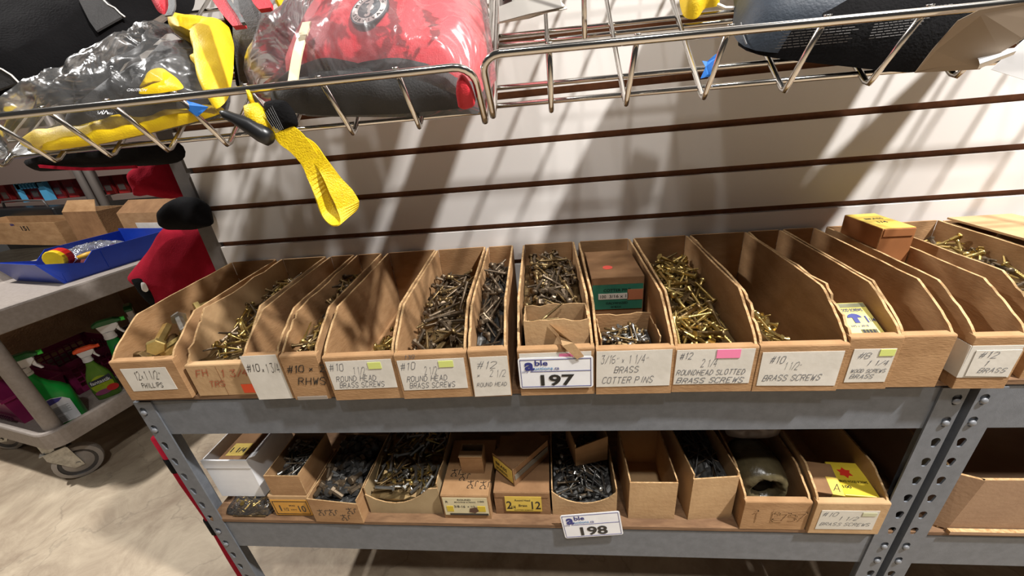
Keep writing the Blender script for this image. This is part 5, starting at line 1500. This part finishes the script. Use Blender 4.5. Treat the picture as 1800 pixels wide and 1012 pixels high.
# ---- spray bottles
def bottle(label, x, y, h, yaw, body, trig, nose, kind, z=ZLT):
    root = thing('spray_bottle', label, 'bottle', cpt(x, y, z), -TH + yaw)
    s = h / .27
    hw, hd = .046 * s, .030 * s
    sect = [(0, .92, 0), (.004, 1, 0), (.09, 1, 0), (.115, .98, .0), (.135, .80, -.10), (.155, .56, -.26), (.175, .42, -.36), (.192, .34, -.38), (.200, .30, -.38)] if kind == 'offset' else \
           [(0, .82, 0), (.004, .95, 0), (.05, 1.0, 0), (.10, .98, 0), (.125, .86, 0), (.15, .62, 0), (.170, .42, 0), (.19, .32, 0), (.200, .30, 0)]
    rings = []; n = 32
    for (z_, k, off) in sect:
        ring = []
        for j in range(n):
            a = 2 * math.pi * j / n
            ca, sa = math.cos(a), math.sin(a)
            e = .6
            ring.append((off * hw * 1.1 + k * hw * math.copysign(abs(ca) ** e, ca), (k * .75 + .25) * hd * math.copysign(abs(sa) ** e, sa) if k > .35 else k * hw * .9 * sa, z_ * s))
        rings.append(ring)
    mb = MB(); mb.rings(rings); mb.build('body', body, root, True)
    ox = -.38 * hw * 1.1 if kind == 'offset' else 0
    mb = MB(); mb.tube([(ox, 0, .196 * s), (ox, 0, .204 * s)], .018 * s, 20); mb.tube([(ox, 0, .204 * s), (ox, 0, .222 * s)], .0165 * s, 20); mb.build('collar', WHITEP, root)
    mb = MB(); mb.prism([(ox - .016 * s, -.010 * s, .222 * s), (ox + .020 * s, -.010 * s, .222 * s), (ox + .036 * s, -.010 * s, .240 * s), (ox + .034 * s, -.010 * s, .250 * s), (ox - .022 * s, -.010 * s, .250 * s)], (0, .020 * s, 0)); mb.build('trigger_head', WHITEP, root, bevel=.002)
    mb = MB(); mb.prism([(ox - .030 * s, -.012 * s, .248 * s), (ox + .046 * s, -.012 * s, .250 * s), (ox + .050 * s, -.012 * s, .258 * s), (ox + .030 * s, -.012 * s, .268 * s), (ox - .012 * s, -.012 * s, .268 * s), (ox - .030 * s, -.012 * s, .260 * s)], (0, .024 * s, 0)); mb.build('top_shell', trig, root, bevel=.003)
    mb = MB(); mb.tube([(ox + .046 * s, 0, .254 * s), (ox + .058 * s, 0, .254 * s)], .008 * s, 12); mb.build('nozzle', nose, root)
    mb = MB(); mb.prism([(ox + .024 * s, -.006 * s, .248 * s), (ox + .034 * s, -.006 * s, .248 * s), (ox + .034 * s, -.006 * s, .222 * s), (ox + .042 * s, -.006 * s, .204 * s), (ox + .036 * s, -.006 * s, .204 * s), (ox + .026 * s, -.006 * s, .222 * s)], (0, .012 * s, 0)); mb.build('trigger', WHITEP, root)
    return root, s, hw, hd
LIME = mat('bright_green_plastic', rgb(70, 210, 70), rough=.35)
b1, s, hw, hd = bottle('bright green spray bottle with a violet and white label by the cart post', -.130, .105, .272, math.radians(66), GREENP, GREEND, LIME, 'offset')
mb = MB(); mb.prism([(-hw * .86, -hd - .0012, .012), (hw * .70, -hd - .0012, .012), (hw * .70, -hd - .0012, .085), (hw * .45, -hd - .0012, .100), (-hw * .05, -hd - .0012, .108), (-hw * .86, -hd - .0012, .104)], (0, .0008, 0)); lb = mb.build('label', CARDW, b1)
mb = MB(); mb.prism([(-hw * .82, -hd - .0020, .080), (hw * .20, -hd - .0020, .090), (hw * .42, -hd - .0020, .099), (-hw * .05, -hd - .0020, .106), (-hw * .82, -hd - .0020, .102)], (0, .0006, 0)); mb.build('label_band', PURPLE, lb)
mb = MB()
for k in range(7): mb.box(-hw * .5, hw * .5 - .006 * (k % 2), -hd - .0020, -hd - .0015, .046 + k * .0040, .0480 + k * .0040)
for k in range(4): mb.box(-hw * .75, hw * .15, -hd - .0020, -hd - .0015, .018 + k * .0052, .0198 + k * .0052)
mb.build('label_text', mat('label_grey_print', rgb(170, 172, 168), rough=.6), lb)
mb = MB(); mb.box(-hw * .95, -hw * .45, -hd * .86, -hd * .80, .140, .154); mb.build('price_tag', CARDW, b1)
b2, s, hw, hd = bottle('dark green spray bottle with an oval blue badge behind the clear bottle', -.128, .330, .270, math.radians(60), mat('mid_green_plastic', rgb(16, 122, 48), rough=.35), GREEND, LIME, 'offset')
mb = MB(); mb.prism([(-.012 + .013 * math.cos(k * .393), -hd * .66, .158 + .014 * math.sin(k * .393)) for k in range(16)], (0, .003, 0)); mb.build('badge', mat('badge_navy', rgb(24, 30, 84), rough=.4), b2)
b3, s, hw, hd = bottle('green topped clear spray bottle at the far side of the pink basket', -.075, .490, .278, math.radians(50), mat('dark_green_clear', rgb(30, 66, 44), rough=.25, trans=.3), GREEND, GREEND, 'plain')  # clear plastic of a dark green colour
b4, s, hw, hd = bottle('green jug handle bottle lying dark beside the pink basket', -.235, .445, .262, math.radians(150), mat('mid_green_plastic', rgb(16, 122, 48), rough=.35), GREEND, GREEND, 'offset')
fz, s, hw, hd = bottle('clear bottle of green cleaner with a bright curved brand label', -.150, .232, .205, math.radians(64), mat('clear_green_liquid', rgb(120, 160, 60), rgb(96, 140, 50), rough=.15, trans=.35, scale=14), mat('orange_cap', rgb(238, 84, 30), rough=.4), ORANGE, 'plain')
mb = MB()
Yd = -hd - .0012
mb.prism([(hw * .82 * math.cos(k * .2618), Yd, .058 + .036 * math.sin(k * .2618)) for k in range(24)], (0, .0008, 0)); lb = mb.build('label', mat('label_lime', rgb(180, 190, 40), rgb(150, 170, 40), rough=.4, scale=40), fz)
mb = MB(); mb.prism([(-hw * .8, Yd - .0008, .062), (hw * .85, Yd - .0008, .066), (hw * .82, Yd - .0008, .090), (0, Yd - .0008, .084), (-hw * .82, Yd - .0008, .082)], (0, .0006, 0)); mb.build('label_band', mat('label_dark', rgb(52, 52, 60), rough=.4), lb)
mb = MB(); typed(mb, 'fantastik', (-hw * .75, Yd - .0016, .0665), FRONT_U, FRONT_V, .019, .02, hw * 1.5); mb.build('brand_lettering', WHITEP, lb)
mb = MB(); mb.prism([(hw * .55 + .016 * math.cos(k * .393), Yd - .0008, .036 + .013 * math.sin(k * .393)) for k in range(16)], (0, .0006, 0)); mb.build('label_splash', mat('label_red', rgb(214, 50, 44), rough=.4), lb)
mb = MB(); mb.prism([(-hw * .2 + .022 * math.cos(k * .393), Yd - .0006, .030 + .010 * math.sin(k * .393)) for k in range(16)], (0, .0006, 0)); mb.build('label_splash', mat('label_plum', rgb(150, 70, 110), rough=.4), lb)
# ---- pink lattice basket and magenta tub
pb = thing('lattice_basket', 'magenta plastic lattice basket between the spray bottles', 'basket', cpt(-.545, .205, ZLT), -TH)
pw, pd, ph = .265, .20, .125
def lattice(name, o, u, L, hgt):
    o = Vector(o); u = Vector(u); mb = MB()
    def bar(x0, x1, z0, z1):
        nn = Vector((u.y, -u.x, 0)) * .002
        P = [o + u * x0 + Vector((0, 0, z0)), o + u * x1 + Vector((0, 0, z0)), o + u * x1 + Vector((0, 0, z1)), o + u * x0 + Vector((0, 0, z1))]
        mb.prism([p - nn for p in P], nn * 2)
    bar(0, L, hgt - .022, hgt); bar(0, L, 0, .020); bar(0, .014, 0, hgt); bar(L - .014, L, 0, hgt)
    k = .014
    while k < L - .01: bar(k, k + .004, .02, hgt - .02); k += .021
    z = .036
    while z < hgt - .026: bar(.01, L - .01, z, z + .004); z += .020
    mb.build(name, MAGENTA, pb)
lattice('side_lattice', (0, 0, 0.003), (1, 0, 0), pw, ph); lattice('side_lattice', (0, pd, 0.003), (1, 0, 0), pw, ph); lattice('side_lattice', (0, 0, .003), (0, 1, 0), pd, ph); lattice('side_lattice', (pw, 0, .003), (0, 1, 0), pd, ph)
mb = MB(); mb.box(0, pw, 0, pd, 0, .004); mb.build('bottom', MAGENTA, pb)
mt = thing('magenta_tub', 'solid magenta plastic tub at the open end of the cart', 'tub', cpt(-.468, .045, ZLT), -TH)
mb = MB()
def rect(x0, x1, y0, y1, z): return [(x0, y0, z), (x1, y0, z), (x1, y1, z), (x0, y1, z)]
mb.rings([rect(.012, .188, .012, .138, 0), rect(0, .2, 0, .15, .10), rect(-.006, .206, -.006, .156, .10), rect(-.006, .206, -.006, .156, .108), rect(.004, .196, .004, .146, .108), rect(.016, .184, .016, .134, .004)]); mb.build('tub', MAGENTA, mt)
mb = MB()
for k in range(12): mb.box(.02 + k * .013, .026 + k * .013, -.002 + .0, .004, .020, .032)
mb.build('vent_slots', mat('dark_magenta', rgb(70, 20, 44), rough=.5), mt)
dk = carton('storage_carton', 'plain brown storage carton at the far end of the lower cart tray', *cpt(-.60, .60, ZLT + .0004), .56, .30, .30, rz=-TH, m=KRAFT_D, t=.004, closed=True, seed=77)
fl = carton('added_carton', 'tall brown carton added beside the cart to hide the lit floor', *cpt(-1.00, .12, FLOOR + .0004), .32, .95, .53, rz=-TH, m=KRAFT_D, t=.005, closed=True, seed=78)  # added carton: keeps the gap between the cart trays dark
# ---- blue hopper bin with tools
bb = thing('blue_parts_bin', 'blue plastic hopper bin of hand tools on the cart top', 'bin', cpt(-.585, .315, ZUT), -TH)
bw, bd = .305, .40
for nm, polys in (('side_wall', [[(0, .03, .004), (0, .03, .035), (0, .10, .050), (0, .14, .085), (0, bd, .085), (0, bd, .004)]]), ('side_wall', [[(bw - .004, .03, .004), (bw - .004, .03, .035), (bw - .004, .10, .050), (bw - .004, .14, .085), (bw - .004, bd, .085), (bw - .004, bd, .004)]])):
    mb = MB()
    for P in polys: mb.prism(P, (.004, 0, 0))
    mb.build(nm, BLUEP, bb)
mb = MB(); mb.prism([(.004, .030, .004), (.004, -.012, .088), (.004, -.018, .088), (.004, -.016, .084), (.004, .022, .0)], (bw - .008, 0, 0)); mb.build('front_wall', BLUEP, bb)
mb = MB(); mb.prism([(bw - .006, -.014, .086), (bw - .006, .028, .004), (bw - .002, .060, .004), (bw - .002, .10, .050)], (.003, .004, 0)); mb.build('corner_gusset', BLUEP, bb); mb = MB(); mb.prism([(.003, -.014, .086), (.003, .028, .004), (.0, .060, .004), (0, .10, .050)], (.003, .004, 0)); mb.build('corner_gusset', BLUEP, bb)
mb = MB(); mb.box(0, bw, bd - .004, bd, 0, .095); mb.build('back_wall', BLUEP, bb)
mb = MB(); mb.box(.002, bw - .002, .022, bd - .002, 0, .004); mb.build('floor_panel', BLUEP, bb)
mb = MB(); mb.box(bw, bw + .003, .16, .163, .01, .075); mb.box(.06, .22, .004, .007, .055, .0565); mb.build('rib', BLUEP, bb)
def tool(name, label, cat, x, y, z, rz): return thing(name, label, cat, cpt(-.585 + x, .315 + y, ZUT + z), -TH + rz)
tm = tool('tape_measure', 'red and yellow tape measure lying in the blue bin', 'tape measure', .185, .075, .034, .5)
mb = MB(); mb.prism([(.035 * math.cos(k * .393) * 1.0, 0, .034 + .034 * math.sin(k * .393)) for k in range(16)], (0, .018, 0)); mb.build('yellow_side', YELLOW, tm, bevel=.003)
mb = MB(); mb.prism([(.036 * math.cos(k * .393), .018, .034 + .035 * math.sin(k * .393)) for k in range(16)], (0, .030, 0)); mb.build('red_case', mat('tool_red', rgb(190, 34, 26), rough=.45), tm, bevel=.003)
mb = MB(); mb.box(-.014, .014, .0475, .0490, .020, .050); mb.build('dark_panel', BLACKP, tm)
kn = tool('utility_knife', 'mustard yellow handled knife lying along the blue bin wall', 'knife', .235, .120, .040, 1.35)
mb = MB(); mb.tube([(0, 0, .02), (.03, 0, .022), (.08, 0, .020), (.11, 0, .016)], .010, 10, radii=[.008, .012, .012, .008]); mb.build('handle', mat('mustard_plastic', rgb(206, 158, 36), rough=.45), kn, True)
mb = MB(); mb.prism([(.11, -.001, .010), (.135, -.001, .012), (.135, -.001, .020), (.11, -.001, .022)], (0, .002, 0)); mb.build('blade', ZINC, kn)
hm = tool('hand_tool', 'tool with an orange-red grip and black end in the blue bin', 'tool', .215, .262, .045, 1.0)
mb = MB(); mb.tube([(-.02, 0, .012), (.04, 0, .016), (.085, 0, .016)], .012, 10); mb.build('grip', mat('tool_orange_red', rgb(176, 60, 36), rough=.5), hm, True)
mb = MB(); mb.tube([(.085, 0, .016), (.10, 0, .016), (.122, 0, .016)], .014, 10, radii=[.013, .016, .010]); mb.build('butt', BLACKP, hm, True)
rp = tool('red_pouch', 'dark red tool pouch lying in the blue bin', 'pouch', .195, .16, .006, .4)
pillow('cloth', mat('maroon_cloth', rgb(92, 22, 22), rough=.8), rp, [at(rp) + Vector((x, y, .004)) for x, y in [(-.05, -.03), (.03, -.04), (.05, .02), (.02, .05), (-.04, .04)]], (0, 0, 1), .040, .002, n=40, rings=7, wr=.006, seed=91)
pf = tool('plastic_wrap', 'loose clear wrap over dark tools in the blue bin', 'wrap', .11, .22, .006, 0)
pillow('film', FILM2, pf, [at(pf) + Vector((x, y, .004)) for x, y in [(-.09, -.10), (.020, -.11), (.026, .04), (.050, .10), (.04, .14), (-.08, .14)]], (0, 0, 1), .060, .002, n=56, rings=10, wr=.012, ws=40, seed=92, ridged=True)
# ---- boxes behind the blue bin, read off at their distance on the cart
def cart_box(name, label, px0, px1, pyt, a, depth, m, zb=ZUT, flap=True):
    p0 = cloc(onA(px0, pyt, a)); p1 = cloc(onA(px1, pyt, a))
    h = max(.03, (p0.z + p1.z) / 2 - zb)
    c = carton(name, label, *cpt(p0.x, a, zb + .0004), max(.03, p1.x - p0.x), depth, h, rz=-TH, m=m, t=.003, seed=int(px0))
    return c, p1.x - p0.x, h
c1, w1, h1 = cart_box('kraft_carton', 'open kraft carton marked 151 behind the blue bin', -60, 95, 392, .735, .16, KRAFT)
mb = MB(); typed(mb, '151', (w1 * .62, -.0012, h1 - .040), FRONT_U, FRONT_V, .032, .02, .065); mb.build('number', INKB, c1)
mb = MB(); typed(mb, 'able', (w1 * .52, -.0012, h1 - .014), FRONT_U, FRONT_V, .018, .02, .036); mb.build('logo', PRINTB, c1)
c2, w2, h2 = cart_box('kraft_carton', 'kraft carton with an open flap against the carton marked 151', 108, 168, 372, .76, .12, KRAFT_D)
mb = MB(); mb.prism([(0, 0, h2), (w2, 0, h2), (w2 * .9, .03, h2 + .05), (w2 * .1, .03, h2 + .05)], (0, .003, 0)); mb.build('flap', KRAFT, c2)
c3, w3, h3 = cart_box('paper_carton', 'brown carton with white printed paper on its side by the red jacket', 204, 292, 374, .735, .14, KRAFT)
mb = MB(); mb.box(w3 * .3, w3 * .98, -.0012, -.0004, .002, h3 * .72); q = mb.build('printed_paper', PAPER, c3)
mb = MB()
for k in range(6): mb.box(w3 * .45, w3 * .9, -.0018, -.0013, .010 + k * .009, .013 + k * .009)
mb.build('print', INK, q)
mb = MB(); mb.prism([(0, 0, h3), (w3, 0, h3), (w3, .06, h3 + .045), (.01, .06, h3 + .045)], (0, .002, .002)); mb.build('flap', KRAFT_D, c3)
bc = thing('black_case', 'black tool case with a looped handle behind the 151 carton', 'case', cpt(-.62, .90, ZUT + .0004), -TH)
p0 = cloc(onA(-30, 372, .90)); p1 = cloc(onA(82, 352, .90))
bc.location = cpt(p0.x, .90, ZUT + .0004)
cw = p1.x - p0.x; chh = p1.z - ZUT
mb = MB(); mb.box(0, cw, 0, .09, 0, chh * .80); mb.build('shell', BLACKP, bc, bevel=.01)
mb = MB(); mb.tube([(cw * .25, .03, chh * .78), (cw * .27, .03, chh * .98), (cw * .5, .03, chh * 1.0), (cw * .85, .03, chh * .98), (cw * .87, .03, chh * .78)], .006, 8); mb.build('handle', mat('dark_grey_plastic', rgb(80, 76, 74), rough=.4), bc, True)

# ================================================================== DISPLAY BEHIND THE CART
YB = 1.75
def bp(px, py, Y=YB): return onY(px, py, Y)
shelf = thing('display_shelf', 'dim brown display shelf board with grey posts behind the cart', 'shelving', bp(100, 330))
def brect(name, m, px0, py0, px1, py1, Y, th, parent):
    a = onY(px0, py0, Y); b = onY(px1, py1, Y)
    mb = MB(); o = -at(parent)
    mb.box(min(a.x, b.x) + o.x, max(a.x, b.x) + o.x, Y + o.y, Y + th + o.y, min(a.z, b.z) + o.z, max(a.z, b.z) + o.z)
    return mb.build(name, m, parent)
brect('shelf_fascia', mat('brown_grey_board', rgb(104, 88, 80), rough=.8), -300, 262, 330, 296, YB, .02, shelf)
a = onY(-300, 340, YB); b = onY(330, 340, YB)
mb = MB(); mb.box(a.x - at(shelf).x, b.x - at(shelf).x, .02, .40, onY(100, 352, YB).z - .03 - at(shelf).z, onY(100, 352, YB).z - at(shelf).z); mb.build('shelf_board', mat('brown_grey_board', rgb(104, 88, 80)), shelf)
for px in (146, 164):
    t = onY(px, 300, YB); 
    mb = MB(); mb.tube([Vector((t.x, YB - .03, FLOOR)) - at(shelf), Vector((t.x, YB - .03, 1.2)) - at(shelf)], .022, 12); mb.build('post', mat('grey_tube', rgb(116, 108, 102), rough=.45, metal=.3), shelf, True)
zb_ = onY(100, 352, YB).z
rg = random.Random(12)
for k, px in enumerate((-30, 0, 28, 56, 98, 122, 190, 215, 240)):
    t = onY(px, 330, YB + .08); w = .07; hh = .11 + rg.uniform(0, .04)
    rpk = thing('red_packet', 'red packaged item standing on the display shelf behind the cart', 'packet', (t.x, YB + .08, zb_), rg.uniform(-.1, .1), 'red packets on the display shelf')
    mb = MB(); mb.box(-w / 2, w / 2, 0, .04, 0, hh); mb.build('packet', mat('packet_dark_red', rgb(150, 30, 30), rgb(120, 24, 24), rough=.5, scale=30), rpk, bevel=.003)
    mb = MB(); mb.box(-w * .3, w * .3, -.001, .0, hh * .2, hh * .5); mb.build('packet_label', mat('packet_grey', rgb(120, 110, 104), rough=.6), rpk)
bt = thing('blue_rack', 'light blue plastic comb rack on the display shelf', 'rack', (onY(72, 340, YB + .04).x, YB + .04, zb_))
mb = MB()
mb.box(-.16, .06, 0, .02, .11, .13); mb.box(.0, .05, 0, .03, 0, .13)
for k in range(7): mb.box(-.15 + k * .025, -.14 + k * .025, .0, .03, .08, .115)
mb.box(-.16, -.14, 0, .02, 0, .11)
mb.build('comb', mat('sky_blue_plastic', rgb(84, 164, 206), rough=.4), bt)
#@@END
